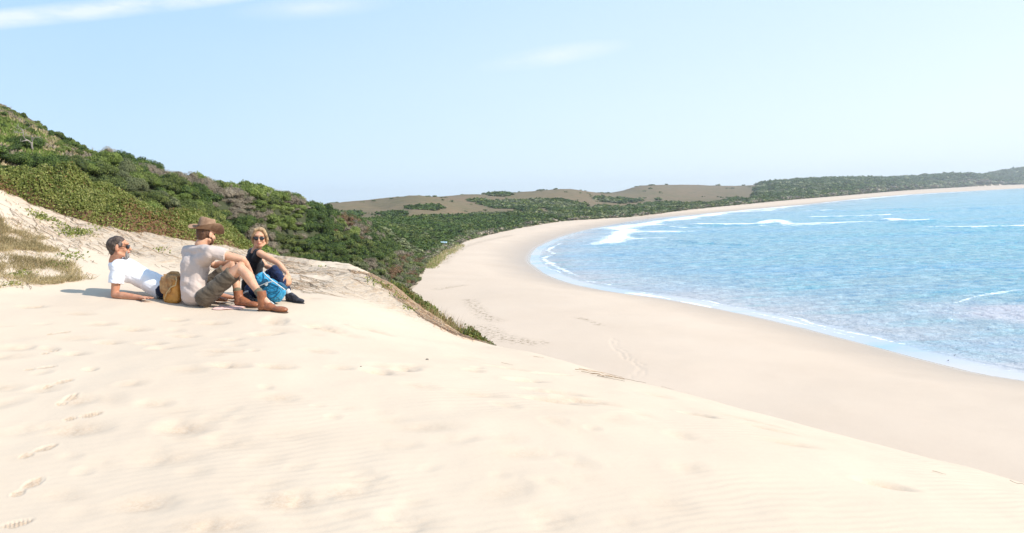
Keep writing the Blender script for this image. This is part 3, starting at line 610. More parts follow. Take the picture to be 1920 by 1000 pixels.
for i in range(n):
    if vd[i] < .8 or px[i] < -120 or px[i] > 900 or yy[i] < 24: continue
    if sup[i] and g.uniform() > .06: continue
    r = g.uniform(.6, 1.25)*(1.15 if px[i] > 540 else .95)
    if yy[i] < 45: r *= .7
    if sup[i]: r *= .4
    if vd[i] < 4: r *= .7
    if not try_add(xx[i], yy[i], r): continue
    a, b = pk[i]+g.normal()*.09, pk2[i]+g.normal()*.06
    X_, Y_ = px[i], py[i]
    if a > .16: k = 'bright'
    elif b > .31: k = 'grey'
    elif a < -.05: k = 'dark'
    elif b < -.22: k = 'olive'
    else: k = 'mid'
    if 400 < X_ < 520 and 340 < Y_ < 385 and g.uniform() < .32: k = 'grey'
    if 600 < X_ < 690 and 405 < Y_ < 455 and g.uniform() < .5: k = 'grey' if g.uniform() < .75 else 'rust'
    if 540 < X_ < 780 and Y_ > 455 and vd[i] > 6: k = 'dark' if g.uniform() < .65 else 'mid'
    if 560 < X_ < 620 and 400 < Y_ < 480: k = 'dark'
    if vd[i] < 7 and yy[i] > 60: k = ['rust', 'grey', 'olive', 'olive', 'mid'][g.integers(5)]
    pts.append((xx[i], yy[i], r, k, gz[i]))
for x, y, r, k in forced: pts.append((x, y, r, k, float(ground(np.array([x]), np.array([y]))[0])))
show = []
for i, (x, y, r, k, z) in enumerate(pts):
    if k == 'rust' or False: pass
    px_, py_ = project(x, y, z+r); row = (r/y if (-30 < px_ < 900 and not (y < 40 and px_ > 250)) else 0); show.append(row)
order = np.argsort(-np.array(show)); big = set(order[:290].tolist())
def zone_of(px_, py_, y):
    top = np.interp(px_, [0, 100, 165, 300, 420, 500, 600, 700, 790], [200, 240, 285, 315, 335, 350, 382, 425, 470])
    if py_ < top+20: return 'skyline', 'along the left hill skyline'
    if px_ < 160: return 'above_crest', 'at the far left above the creeper crest'
    if px_ < 330: return 'upper_slope', 'on the slope above the reclining man'
    if px_ < 450: return 'behind_hat', 'on the slope above the man in the hat'
    if px_ < 560: return 'behind_woman', 'on the slope above the woman'
    if y > 95 or px_ > 720: return 'foot', 'low on the hill next to the beach'
    return 'saddle', 'on the slope behind the sand saddle'
LAB = {'dark': ('dense dark green shrub', 'dark green shrubs on the hillside'),
       'mid': ('mid green rounded shrub', 'mid green shrubs on the hillside'),
       'bright': ('bright yellow-green leafy shrub', 'yellow-green shrubs on the hillside'),
       'grey': ('grey-brown leafless twiggy shrub', 'leafless grey shrubs on the hillside'),
       'rust': ('rusty brown dry shrub', 'rusty dry shrubs on the hillside'),
       'olive': ('dull olive green shrub', 'olive shrubs on the hillside')}
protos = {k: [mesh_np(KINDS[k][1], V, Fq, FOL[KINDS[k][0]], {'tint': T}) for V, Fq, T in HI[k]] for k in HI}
def merge(items, src):
    Vs, Fs, Ts, Ms, o = [], [], [], [], 0
    for (x, y, z, rx, rz, rot, k, j, dt) in items:
        V, Fq, T = src[k][j]; c_, s_ = math.cos(rot), math.sin(rot)
        W_ = np.c_[(V[:, 0]*c_-V[:, 1]*s_)*rx+x, (V[:, 0]*s_+V[:, 1]*c_)*rx+y, V[:, 2]*rz+z]
        Vs.append(W_); Fs.append(Fq+o); Ts.append(np.clip(T+dt, 0, 1)); Ms.append(np.full(len(Fq), KINDS[k][0])); o += len(V)
    return np.vstack(Vs), np.vstack(Fs), np.concatenate(Ts), np.concatenate(Ms)
rest = []
for i, (x, y, r, k, z) in enumerate(pts):
    hz = r*g.uniform(.6, 1.45); rot = g.uniform(0, 6.28)
    if i in big:
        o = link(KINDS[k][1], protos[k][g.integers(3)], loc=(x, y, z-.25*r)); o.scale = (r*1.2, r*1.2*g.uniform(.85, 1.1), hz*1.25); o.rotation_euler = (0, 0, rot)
        zx, zy = project(x, y, z+r); zk, zl = zone_of(zx, zy, y); tag(o, ('large ' if r > 1.2 else 'small ' if r < .75 else 'middling ')+LAB[k][0]+' '+zl, 'shrub', LAB[k][1])
    else: rest.append((x, y, z-.25*r, r*1.2, hz*1.25, rot, k, g.integers(3), g.uniform(-.15, .15)))
V, Fq, T, Mi = merge(rest, LO)
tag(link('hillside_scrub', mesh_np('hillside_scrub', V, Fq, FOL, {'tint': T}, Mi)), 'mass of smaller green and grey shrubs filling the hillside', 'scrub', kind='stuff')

# coastal scrub band, copses on the far hills, and the wooded point
items = []
n = 120000; th = g.uniform(-.32, .62, n); ly = g.uniform(math.log(150), math.log(3600), n); yy = np.exp(ly); xx = np.tan(th)*yy
vd = veg_d(xx, yy); ok = vd > .5; xx, yy, vd, th = xx[ok], yy[ok], vd[ok], th[ok]; m = scrub_mask(xx, yy); m0 = m; m = np.maximum(m, .40*(vd > 30)*(fbm(xx/60, yy/60, 3, 231) > .12)*(g.uniform(size=len(xx)) < .07)); z = ground(xx, yy)
px, py = project(xx, yy, z); ok = (px > 560) & (px < 1960) & (g.uniform(size=len(xx)) < m) & (m > .35); xx, yy, vd, z, px, m0s = xx[ok], yy[ok], vd[ok], z[ok], px[ok], m0[ok]
pk = fbm(xx/45, yy/45, 3, 211); pk2 = fbm(xx/25, yy/25, 3, 212)
for i in range(len(xx)):
    r = yy[i]*g.uniform(.0032, .0068); r = max(r, 1.0)
    if vd[i] < r*1.2: r = max(.5, vd[i]*.8)
    if vd[i] < 22 and px[i] > 930 and px[i] < 1450 and g.uniform() < .45: continue
    if vd[i] < yy[i]*.018: k = ['olive', 'olive', 'grey', 'mid'][g.integers(4)]
    else: k = 'dark' if pk[i] < -.03 else ('olive' if pk2[i] > .10 else ('mid' if g.uniform() < .6 else 'dark'))
    if px[i] > 1380 and k == 'mid' and g.uniform() < .6: k = 'dark'
    if m0s[i] < .35: r *= .55
    hz = r*g.uniform(.45, .8)
    items.append((xx[i], yy[i], z[i]-.25*hz, r*1.15, hz*1.2, g.uniform(0, 6.28), k, g.integers(3), g.uniform(-.2, .22)))
V, Fq, T, Mi = merge(items, TINY)
tag(link('coastal_scrub', mesh_np('coastal_scrub', V, Fq, FOL, {'tint': T}, Mi)), 'low green scrub along the back of the beach and up the far hills', 'scrub', kind='stuff')
print('shrubs', len(pts), len(rest), len(items))

# tussocks of grass on the upper hillside
n = 26000; yy = g.uniform(45, 110, n); uu = g.uniform(-.69, -.45, n); xx = uu*yy; z = ground(xx, yy); px, py = project(xx, yy, z)
ok = inpoly(px, py, [(a, b+(0 if b < 240 else 14)) for a, b in SUPPRESS]); xx, yy, z = xx[ok], yy[ok], z[ok]; n = len(xx)
N = unit(g.normal(size=(n, 3))*np.array([1, 1, .3])); V, Fq = quads(np.c_[xx, yy, z+.12], N, .55, .16, g, along=np.tile([[0.15, 0, 1.]], (n, 1))+g.normal(size=(n, 3))*.35)
pk = fbm(xx/5, yy/5, 3, 221)+g.normal(size=n)*.08
Mi = np.where(pk > .14, 2, np.where(pk > -.02, 0, 1)); T = np.clip(.5+g.normal(size=n)*.22, 0, .93)
tag(link('hillside_grass', mesh_np('hillside_grass', V, Fq, [L_GRASS, L_GREY, L_BRI], {'tint': np.repeat(T, 4)}, Mi)), 'tan and green grass on the upper left hillside', 'grass', kind='stuff')

# ---- dead trees standing out of the scrub
def tube(P_, Rr, seg=6):
    P_ = np.asarray(P_, float); n = len(P_); T = unit(np.gradient(P_, axis=0)); up = np.array([.3, .2, 1.]); A_ = unit(np.cross(T, up)+1e-6); B_ = np.cross(T, A_)
    an = np.linspace(0, 2*math.pi, seg, endpoint=False); V = P_[:, None]+(A_[:, None]*np.cos(an)[None, :, None]+B_[:, None]*np.sin(an)[None, :, None])*np.asarray(Rr)[:, None, None]
    I = np.arange(n*seg).reshape(n, seg); Fq = np.stack([I[:-1], np.roll(I[:-1], -1, 1), np.roll(I[1:], -1, 1), I[1:]], -1).reshape(-1, 4); return V.reshape(-1, 3), Fq
def branchy(g, h, spread, depth=3, lean=(.2, 0)):
    tr, br = [], []
    def grow(p, d, ln, r, lv):
        k = 5; P_ = [p]; dd = d
        for i in range(k):
            dd = unit(dd+g.normal(size=3)*.22+np.array([0, 0, .05])); P_.append(P_[-1]+dd*ln/k)
        (tr if lv == depth else br).append(tube(P_, np.linspace(r, r*.5, k+1), 6 if lv == depth else 4))
        if lv > 0:
            for q in range(g.integers(3, 5)):
                j = g.integers(2, k+1); grow(P_[j], unit(dd+g.normal(size=3)*spread), ln*g.uniform(.5, .75), r*.5, lv-1)
    grow(np.zeros(3), unit(np.array([lean[0], lean[1], 1.])), h*.5, h*.035, depth)
    def cat(L):
        V = []; Fq = []; o = 0
        for a, b in L: V.append(a); Fq.append(b+o); o += len(a)
        return np.vstack(V), np.vstack(Fq)
    return cat(tr), cat(br)
def hill_at(px_, py_, lo=35, hi=160):
    Yc = np.linspace(lo, hi, 700); u_, e_ = ray(px_, py_); zz = ground(float(u_)*Yc, Yc); b = np.nonzero(zz > H+float(e_)*Yc)[0]
    Yb = Yc[b[0]] if len(b) else Yc[np.argmin(np.abs(H+float(e_)*Yc-zz))]
    return float(u_)*Yb, Yb, float(ground(np.array([float(u_)*Yb]), np.array([Yb]))[0])
for px_, py_, h_, lb in [(60, 288, 2.4, 'bare grey tree with pale trunk beside the big dark shrub on the upper left hillside'), (172, 282, 1.0, 'tiny bare tree on the left hill skyline'), (203, 292, 1.0, 'second tiny bare tree along the left hill skyline'), (222, 298, 1.0, 'small bare twiggy tree beside a dark shrub on the skyline'),
                         (440, 376, 2.0, 'pale leaning dead trunk under the grey shrubs near the hilltop'), (498, 382, 1.9, 'upright pale dead trunk right of the grey shrubs near the hilltop'), (470, 372, 1.9, 'bare grey branching tree in the middle of the hilltop thicket'), (586, 386, 1.3, 'small bare tree at the right end of the hill skyline'), (665, 428, 2.2, 'bare pale twigs standing above scrub low on the hillside'), (16, 207, .9, 'bare twig tree on the top left skyline')]:
    x, y, z = hill_at(px_, py_); (tv, tf), (bv, bf) = branchy(g, h_, .75 if h_ > 2.5 else .6, 3, (.25, 0))
    r_ = tag(link('dead_tree', None, loc=(x, y, z)), lb, 'tree', 'dead trees on the hillside')
    link('trunk', mesh_np('trunk', tv, tf, DBARK), r_); link('branches', mesh_np('branches', bv, bf, DBARK), r_)

# ---------------------------------------------------------------- plants on the near dune
RP = np.array([(q[0], p[0], p[1]) for q, p in zip(RDG, rp)]); RP = RP[np.argsort(RP[:, 0])]
def rpt(px_, s_):
    x = np.interp(px_, RP[:, 0], RP[:, 1]); y = np.interp(px_, RP[:, 0], RP[:, 2])
    dx = np.interp(px_+15, RP[:, 0], RP[:, 1])-np.interp(px_-15, RP[:, 0], RP[:, 1]); dy = np.interp(px_+15, RP[:, 0], RP[:, 2])-np.interp(px_-15, RP[:, 0], RP[:, 2])
    l = np.hypot(dx, dy); return x-dy/l*s_, y+dx/l*s_
def creeper(name, label, pa, pb, prof, n, leaf, mats, tintf, cat='ground cover', mixf=None, corem=None, seed=1, along=None):
    """prof(px) -> s_front, s_back, height ; leaves over a low mound along the crest"""
    g = np.random.default_rng(seed)
    gu = np.linspace(pa, pb, 150); gv = np.linspace(0, 1, 22); U, Vv = np.meshgrid(gu, gv, indexing='ij'); a, b, h = prof(U); s = a+(b-a)*Vv
    x, y = rpt(U, s); zb = dune_z(x.ravel(), y.ravel()).reshape(x.shape); en = np.clip(np.minimum(U-pa, pb-U)/(.08*(pb-pa)), 0, 1)**.5
    dome = np.clip(4*Vv*(1-Vv), 0, 1)**.55
    nn = fbm(x/.45, y/.45, 4, seed+300); Zc = zb+h*en*dome*(.86+(.75 if seed != 7 else 1.5)*nn)-(.05 if seed != 7 else .09)
    I = np.arange(U.size).reshape(U.shape); cf = np.stack([I[:-1, :-1], I[1:, :-1], I[1:, 1:], I[:-1, 1:]], -1).reshape(-1, 4)
    VV, FF, TT, MM = [np.c_[x.ravel(), y.ravel(), Zc.ravel()]], [cf], [np.full(U.size, .35)], [np.full(len(cf), 1)]
    fu, fv = g.uniform(0, 148.99, n), g.uniform(0, 20.99, n); i, j = fu.astype(int), fv.astype(int); p, q = fu-i, fv-j
    def bl(A): return (A[i, j]*(1-p)+A[i+1, j]*p)*(1-q)+(A[i, j+1]*(1-p)+A[i+1, j+1]*p)*q
    P_ = np.c_[bl(x), bl(y), bl(Zc)]
    tx = np.c_[x[i+1, j]-x[i, j], y[i+1, j]-y[i, j], Zc[i+1, j]-Zc[i, j]]; ty = np.c_[x[i, j+1]-x[i, j], y[i, j+1]-y[i, j], Zc[i, j+1]-Zc[i, j]]; N = unit(np.cross(tx, ty)); N *= np.sign(N[:, 2:]+1e-9)
    edge = np.clip(np.minimum(q*0+fv, 21-fv)/3.0, 0, 1); keep = g.uniform(size=n) < .25+.75*edge*bl(en)
    P_ = P_+N*g.uniform(0, .055, (n, 1))+np.array([0, 0, 1])*g.uniform(0, .05, (n, 1))*(2.2 if seed == 7 else 1)*(.3+2*np.abs(fbm(fu/4, fv/6, 2, 999))[:, None] if seed == 7 else 1); Nn = unit(N*.9+g.normal(size=(n, 3))*.75)
    P_, Nn = P_[keep], Nn[keep]; m = len(P_); sz = leaf*g.uniform(.6, 1.4, m)
    lv, lf = quads(P_, Nn, sz*1.5, sz*.8, g, along=None if along is None else np.tile(along, (m, 1))+g.normal(size=(m, 3))*.5)
    VV.append(lv); FF.append(lf+U.size); t = tintf(P_[:, 0], P_[:, 1], (fv/21)[keep], np.interp(fu[keep], [0, 149], [pa, pb]), g); TT.append(np.repeat(np.clip(t, 0, 1), 4)); MM.append(np.zeros(m))
    if mixf is not None: MM[-1] = mixf(P_[:, 0], P_[:, 1], (fv/21)[keep], g)
    tag(link(name, mesh_np(name, np.vstack(VV), np.vstack(FF), mats, {'tint': np.concatenate(TT)}, np.concatenate(MM))), label, cat, kind='stuff')
def pr1(u):
    h = np.interp(u, [-200, 0, 60, 130, 200, 260, 330, 400, 450, 490], [.50, .48, .55, .62, .66, .62, .52, .40, .3, .18])
    f = np.interp(u, [-200, 0, 60, 130, 200, 260, 330, 400, 490], [-.2, -.2, -.4, -.9, -1.1, -1.0, -.9, -.7, -.3]); return f, np.full_like(u, 1.5), h
def t1(x, y, v, px_, g):
    n = fbm(x/.9, y/.9, 4, 401); rs_ = .10+sstep(.20, .50, n+.20*np.exp(-((px_-100)/60)**2-((v-.2)/.25)**2)+.30*np.exp(-((px_-340)/60)**2)*(v < .6)); return np.where(g.uniform(size=len(x)) < rs_*.42, .08, .62)+.35*fbm(x/.25, y/.25, 3, 405)+g.normal(size=len(x))*.16
creeper('creeping_dune_plant', 'dense green and russet creeping plant along the dune crest on the left', -200, 480, pr1, 210000, .027, [L_CREEP, L_RUST], t1, seed=3)
def pr2(u):
    h = np.interp(u, [380, 430, 500, 560, 620, 700], [.5, .62, .55, .42, .30, .2]); return np.full_like(u, .9), np.full_like(u, 4.6), h*1.1
creeper('leafy_creeper', 'bright green leafy creeper on the back of the dune behind the seated people', 385, 720, pr2, 60000, .055, [L_BRI, L_DARK], lambda x, y, v, p, g: .45+.5*fbm(x/.7, y/.7, 3, 411)+g.normal(size=len(x))*.2, seed=5)
def pr3(u):
    h = np.interp(u, [700, 740, 780, 820, 860, 885, 900, 905], [.08, .13, .12, .09, .12, .22, .20, .05]); f = np.interp(u, [700, 780, 860, 885, 905], [.25, .22, .10, -.12, -.1]); return f, f+np.interp(u, [700, 860, 905], [.6, .5, .5]), h
def t3(x, y, v, p, g): n = fbm(x/.4, y/.4, 3, 421); return .60+.25*n-.45*sstep(.10, .3, n+.28*np.exp(-((p-845)/30)**2)+.1*(v < .35))+g.normal(size=len(x))*.15
creeper('edge_creeper', 'strip of green and red-brown plants along the steep dune edge', 690, 886, pr3, 42000, .026, [L_CREEP, L_RUST], t3, seed=7)

# dry runners, twigs and roots lying on the crusted sand
def runners(name, label, seeds, ang, ln, rad, tint, g, lift=.006, wig=.5):
    n = len(seeds); K = 9; t = np.linspace(0, 1, K); L = g.uniform(*ln, n); A_ = ang+g.normal(size=n)*.28
    ph = g.uniform(0, 6.28, n); fr = g.uniform(.6, 1.6, n); cv = g.normal(size=n)*wig
    s_ = t[None]*L[:, None]; an = A_[:, None]+cv[:, None]*t[None]+.25*np.sin(ph[:, None]+fr[:, None]*t[None]*6)
    dx = np.cos(an)*(L/(K-1))[:, None]; dy = np.sin(an)*(L/(K-1))[:, None]
    x = seeds[:, :1]+np.cumsum(dx, 1)-dx[:, :1]; y = seeds[:, 1:2]+np.cumsum(dy, 1)-dy[:, :1]; z = dune_z(x.ravel(), y.ravel()).reshape(x.shape)
    r = g.uniform(*rad, n)[:, None]*(1-.6*t[None]); z = z+lift+r*.6+np.abs(.02*np.sin(ph[:, None]*3+t[None]*9))*g.uniform(0, 1, (n, 1))
    T = np.stack([np.gradient(x, axis=1), np.gradient(y, axis=1), np.gradient(z, axis=1)], -1); T = unit(T); S_ = unit(np.cross(T, [0, 0, 1.])); U_ = np.cross(S_, T)
    C = np.stack([x, y, z], -1); ring = np.stack([C+S_*r[..., None], C+U_*r[..., None]*1.2, C-S_*r[..., None]], 2)   # n,K,3,3
    I = np.arange(n*K*3).reshape(n, K, 3); Fq = np.concatenate([np.stack([I[:, :-1, a], I[:, 1:, a], I[:, 1:, b], I[:, :-1, b]], -1).reshape(-1, 4) for a, b in ((0, 1), (1, 2))])
    tag(link(name, mesh_np(name, ring.reshape(-1, 3), Fq, L_RUN, {'tint': np.repeat(np.clip(tint(n), 0, 1), K*3)})), label, 'debris', kind='stuff')
g = np.random.default_rng(21)
S_ = []
while len(S_) < 9000:
    px_, py_ = g.uniform(-60, 760), g.uniform(345, 600); h = dune_hit(px_, py_) if False else None
    Y_ = g.uniform(9.2, 16.5); u_, _ = ray(px_, 420); x = float(u_)*Y_
    S_.append((x, Y_))
S_ = np.array(S_); zb, sb = dune_base(S_[:, 0], S_[:, 1]); px, py = project(S_[:, 0], S_[:, 1], zb)
zone = (sb < .3) & (py < np.interp(px, [0, 160, 400, 560, 620, 760], [545, 520, 515, 548, 552, 540])) & (Y_ > 0)
dens = np.clip(.20+1.1*fbm(S_[:, 0]/1.1, S_[:, 1]/1.1, 3, 501)+.25*(px > 380)*(px < 620), .05, 1)
S1 = S_[zone & (g.uniform(size=len(S_)) < dens)]
runners('dry_runners', 'dry brown creeper runners and twigs strewn over the crusted sand slope', S1, R(-36), (.06, .42), (.0022, .0048), lambda n: g.uniform(0.05, 1, n), g, lift=.002, wig=.3)
S2 = []
for k in range(2600): px_ = g.uniform(690, 885); x, y = rpt(px_, g.uniform(-.45, .5)*np.interp(px_, [690, 760, 885], [.9, 1.2, .5])); S2.append((x, y))
runners('edge_runners', 'orange-brown dry runners lying along the dune edge below the green strip', np.array(S2), R(-44), (.15, .8), (.003, .007), lambda n: g.uniform(.55, 1, n), g, lift=.002, wig=.2)
S3 = [dune_hit(*q) for q in [(1078, 694), (1085, 692), (1108, 703), (1140, 706), (1090, 699), (1120, 706)]]
runners('washed_up_reeds', 'two thin dry reeds lying on the sand near the dune crest', np.array([q for q in S3 if q]), R(-16), (.30, .50), (.0035, .005), lambda n: g.uniform(.2, .5, n), g, wig=.08)
S4 = [dune_hit(*q) for q in [(940, 681), (1240, 728), (1300, 741), (1000, 668), (1748, 888), (1893, 906), (760, 590)]]
runners('sand_twigs', 'scattered thin twigs on the open sand along the crest', np.array([q for q in S4 if q]), R(-20), (.08, .20), (.0018, .003), lambda n: g.uniform(.2, .6, n), g, wig=.3)
for q, lb in [((801, 676), 'small dark pebble alone on the open sand right of the people'), ((677, 690), 'tiny dark speck of shell on the sand below the people')]:
    h = dune_hit(*q)
    if h:
        cv, cf = ico_core(); s_ = .010 if q[0] == 801 else .005
        tag(link('pebble', mesh_np('pebble', cv*np.array([1.5, 1, .8])*s_, cf, BARK, smooth=True), loc=(h[0], h[1], float(dune_z(h[0], h[1])[0])+s_*.4)), lb, 'pebble')

# dry grass on the slope at the left, sprigs of creeper, stalks on the edge
def blades(name, label, C, ln, wd, mats, tint, g, spread=.55, mi=None, cat='grass'):
    n = len(C); up = unit(np.c_[g.normal(size=(n, 2))*spread+np.array([.25, 0]), np.ones(n)]); N = unit(np.cross(up, g.normal(size=(n, 3))))
    L = g.uniform(*ln, n); V, Fq = quads(C+up*L[:, None]*.42, N, L, wd, g, along=up)
    tag(link(name, mesh_np(name, V, Fq, mats, {'tint': np.repeat(tint, 4)}, mi)), label, cat, kind='stuff')
n = 700000; uu = g.uniform(-.85, -.42, n); yy = g.uniform(8.6, 13.2, n); xx = uu*yy; zb, sb = dune_base(xx, yy); px, py = project(xx, yy, zb)
dd = fbm(xx/.35, yy/.35, 4, 511); big_ = fbm(xx/1.2, yy/1.2, 2, 512)
lim = np.interp(px, [-300, 0, 60, 100, 140, 165], [380, 408, 430, 462, 500, 530]); low_ = np.interp(px, [-300, 0, 60, 150, 180], [560, 548, 538, 527, 525])
ok = (py > lim+14*big_) & (py < low_-4+10*dd) & (g.uniform(size=n) < np.interp(py, [440, 490], [1, .26])*np.clip(.62+1.5*dd+.6*big_-.45*sstep(34, 0, py-lim), .03, 1))
C = np.c_[xx, yy, dune_z(xx, yy)][ok]
blades('dry_beach_grass', 'patch of dry golden grass on the sand slope at the left edge', C, (.03, .11), .0055, L_GRASS, np.clip(.45+.55*fbm(C[:, 0]/.5, C[:, 1]/.5, 3, 513)+g.normal(size=len(C))*.22, 0, 1), g, .9)
sp = []
for px_, py_, k in [(58, 398, 14), (76, 407, 30), (84, 410, 30), (113, 421, 12), (132, 434, 30), (137, 438, 25), (152, 436, 30), (158, 438, 22), (120, 424, 10), (46, 518, 30), (137, 485, 16), (120, 480, 14), (174, 430, 12), (24, 535, 12), (108, 500, 25), (600, 500, 6), (716, 538, 20), (700, 532, 12), (735, 545, 10), (750, 560, 14), (765, 580, 12), (300, 470, 8)]:
    h = dune_hit(px_, py_)
    if h:
        c_ = np.array([h[0], h[1]]); P2 = c_+g.normal(size=(k*2, 2))*np.array([.07, .10]); sp.append(np.c_[P2, dune_z(P2[:, 0], P2[:, 1])+g.uniform(.01, .05, k*2)])
sp = np.vstack(sp); V, Fq = quads(sp, unit(g.normal(size=sp.shape)+[0, 0, 1]), .045, .028, g)
tag(link('creeper_sprigs', mesh_np('creeper_sprigs', V, Fq, L_CREEP, {'tint': np.repeat(g.uniform(.35, .95, len(sp)), 4)})), 'small green creeper sprigs scattered on the bare sand slope', 'plant', kind='stuff')
n = 900; pp = np.clip(g.normal(size=n)*28+825, 750, 868); x, y = rpt(pp, g.uniform(-.05, .9, n)); C = np.c_[x, y, dune_z(x, y)]
blades('edge_stalks', 'thin dry stalks sticking up out of the dune edge plants', C, (.08, .28), .006, [L_RUST, L_GRASS], np.clip(g.uniform(.2, .9, n), 0, 1), g, .35, g.integers(0, 2, n), 'stalks')
n = 15000; Q = np.array([on_z(a, b, 3.2) for a, b in zip(g.uniform(795, 870, n), np.zeros(n)+g.uniform(455, 500, n))]); vdq = veg_d(Q[:, 0], Q[:, 1]); nq = fbm(Q[:, 0]/4, Q[:, 1]/4, 3, 521)
qx, qy = project(Q[:, 0], Q[:, 1], 3.2+0*Q[:, 0]); ok = inpoly(qx+g.normal(size=n)*3, qy+g.normal(size=n)*1.2, [(792, 508), (800, 484), (818, 468), (850, 455), (885, 450), (862, 462), (838, 476), (822, 490), (806, 508)]) & (g.uniform(size=n) < .8+nq); Q = Q[ok]; C = np.c_[Q, ground(Q[:, 0], Q[:, 1])]
blades('beach_edge_grass', 'yellow-green grass flat between the scrub and the open beach', C, (.3, .8), .12, [L_GRASS, L_BRI], np.clip(g.uniform(.3, 1, len(C)), 0, 1), g, .6, (g.uniform(size=len(C)) < .4).astype(int))
# ================================================================= PEOPLE
import bmesh
def basis(ax_, side=None):
    ax_ = unit(np.asarray(ax_, float)); s_ = np.array([0, 0, 1.]) if side is None else np.asarray(side, float)
    if abs(float(ax_@unit(s_))) > .97: s_ = np.array([1., 0, 0])
    a = unit(s_-(s_@ax_)*ax_); return a, np.cross(ax_, a), ax_
def _sph(nu=20, nv=12):
    th_ = np.linspace(0, math.pi, nv+1); ph = np.linspace(0, 2*math.pi, nu, endpoint=False); V = [(0, 0, 1.)]
    for t in th_[1:-1]: V += [(math.sin(t)*math.cos(p), math.sin(t)*math.sin(p), math.cos(t)) for p in ph]
    V.append((0, 0, -1.)); Fc = [(0, 1+i, 1+(i+1) % nu) for i in range(nu)]
    for k in range(nv-2):
        o = 1+k*nu
        for i in range(nu): a, b, c, d = o+i, o+nu+i, o+nu+(i+1) % nu, o+(i+1) % nu; Fc += [(a, b, c), (a, c, d)]
    o = 1+(nv-2)*nu; Fc += [(o+(i+1) % nu, o+i, len(V)-1) for i in range(nu)]
    return np.array(V), np.array(Fc)
SPH = _sph()
class Clay:
    """overlapping solids that are fused into one continuous surface"""
    def __init__(s): s.V, s.F, s.n = [], [], 0
    def add(s, V, Fc): s.V.append(V); s.F.append(Fc+s.n); s.n += len(V); return s
    def ell(s, c, r, fr=None):
        V, Fc = SPH; fr = np.eye(3) if fr is None else np.asarray(fr); return s.add(np.asarray(c)+(V*np.asarray(r))@fr, Fc)
    def cap(s, p0, p1, r0, r1, flat=1., side=None):
        p0, p1 = np.asarray(p0, float), np.asarray(p1, float); a, b, c = basis(p1-p0, side); V, Fc = SPH; up = V[:, 2] > 1e-6
        r = np.where(up, r1, r0)[:, None]; W_ = (V[:, :1]*a+V[:, 1:2]*b*flat+V[:, 2:]*c)*r+np.where(up[:, None], p1, p0); return s.add(W_, Fc)
    def fru(s, p0, p1, r0, r1, flat=1., side=None, n=28):
        p0, p1 = np.asarray(p0, float), np.asarray(p1, float); a, b, c = basis(p1-p0, side); t = np.linspace(0, 2*math.pi, n, endpoint=False)
        ring = np.cos(t)[:, None]*a+np.sin(t)[:, None]*b*flat; V = np.vstack([p0+ring*r0, p1+ring*r1, p0[None], p1[None]])
        Fc = []
        for i in range(n): j = (i+1) % n; Fc += [(i, j, n+j), (i, n+j, n+i), (2*n, j, i), (2*n+1, n+i, n+j)]
        return s.add(V, np.array(Fc))
    def chain(s, P_, Rr, flat=1., side=None):
        for i in range(len(P_)-1): s.cap(P_[i], P_[i+1], Rr[i], Rr[i+1], flat, side)
        return s
    def build(s, name, mat, parent, vox=.006, sm=5, wr=0, wf=9., clip=None):
        me = bpy.data.meshes.new(name+'_raw'); me.from_pydata(np.vstack(s.V).tolist(), [], np.vstack(s.F).tolist())
        o = bpy.data.objects.new('raw', me); COL.objects.link(o)
        m = o.modifiers.new('r', 'REMESH'); m.mode = 'VOXEL'; m.voxel_size = vox; m.adaptivity = 0
        if sm: q = o.modifiers.new('s', 'SMOOTH'); q.factor = .5; q.iterations = sm
        dg = bpy.context.evaluated_depsgraph_get(); out = bpy.data.meshes.new_from_object(o.evaluated_get(dg)); bpy.data.objects.remove(o); bpy.data.meshes.remove(me)
        out.name = name
        n = len(out.vertices); co = np.empty(n*3); out.vertices.foreach_get('co', co); co = co.reshape(-1, 3)
        if wr:
            no = np.empty(n*3); out.vertices.foreach_get('normal', no); no = no.reshape(-1, 3)
            x, y, z = co.T*wf; h = fbm(x+.4*z, z*.7+y, 3, 601)+.7*fbm(y*1.3-z*.5, x+z*1.6, 3, 611); h = h-.6*np.abs(fbm(x*.8+z, y*.8-z*1.1, 2, 621))
            co = co+no*(h*wr)[:, None]
        if clip is not None: co = clip(co)
        out.vertices.foreach_set('co', co.ravel().astype(np.float32)); out.polygons.foreach_set('use_smooth', np.ones(len(out.polygons), bool)); out.update()
        out.materials.clear(); out.materials.append(mat); return link(name, out, parent)

def cloth(name, col, var=.08, rough=.9, weave=500, spot=None):
    M = Mat(name); P = M.obj(); n1 = M.noise(P, 9, 4, .6); n2 = M.noise(P, weave, 2, .6); n3 = M.noise(P, 26, 4, .65)
    c = M.mix(M.mr(n1, .35, .65), col, tuple(q*(1-var*2.2) for q in col)); c = M.mix(M.mr(n2, .3, .7, 0, .2), c, tuple(q*.6 for q in col))
    if spot: c = M.mix(M.mr(n3, .5, .66), c, spot)
    return M.done(M.bsdf(c, rough, M.bump(n3, .25, .006, M.bump(n2, .3, .001)), .15, **{'Sheen Weight': .15}))
M = Mat('skin'); P = M.obj(); n1 = M.noise(P, 14, 4, .6); c = M.mix(M.mr(n1, .35, .65), (.60, .345, .225), (.52, .27, .165))
SKIN = M.done(M.bsdf(c, .62, M.bump(M.noise(P, 120, 3), .15, .002), .35, sub=.08))
M = Mat('tanned_skin'); P = M.obj(); n1 = M.noise(P, 14, 4, .6); c = M.mix(M.mr(n1, .35, .65), (.54, .275, .165), (.45, .20, .115))
SKIN2 = M.done(M.bsdf(c, .62, M.bump(M.noise(P, 120, 3), .15, .002), .35, sub=.08))
M = Mat('fair_skin'); P = M.obj(); n1 = M.noise(P, 14, 4, .6); c = M.mix(M.mr(n1, .35, .65), (.62, .345, .22), (.54, .27, .16))
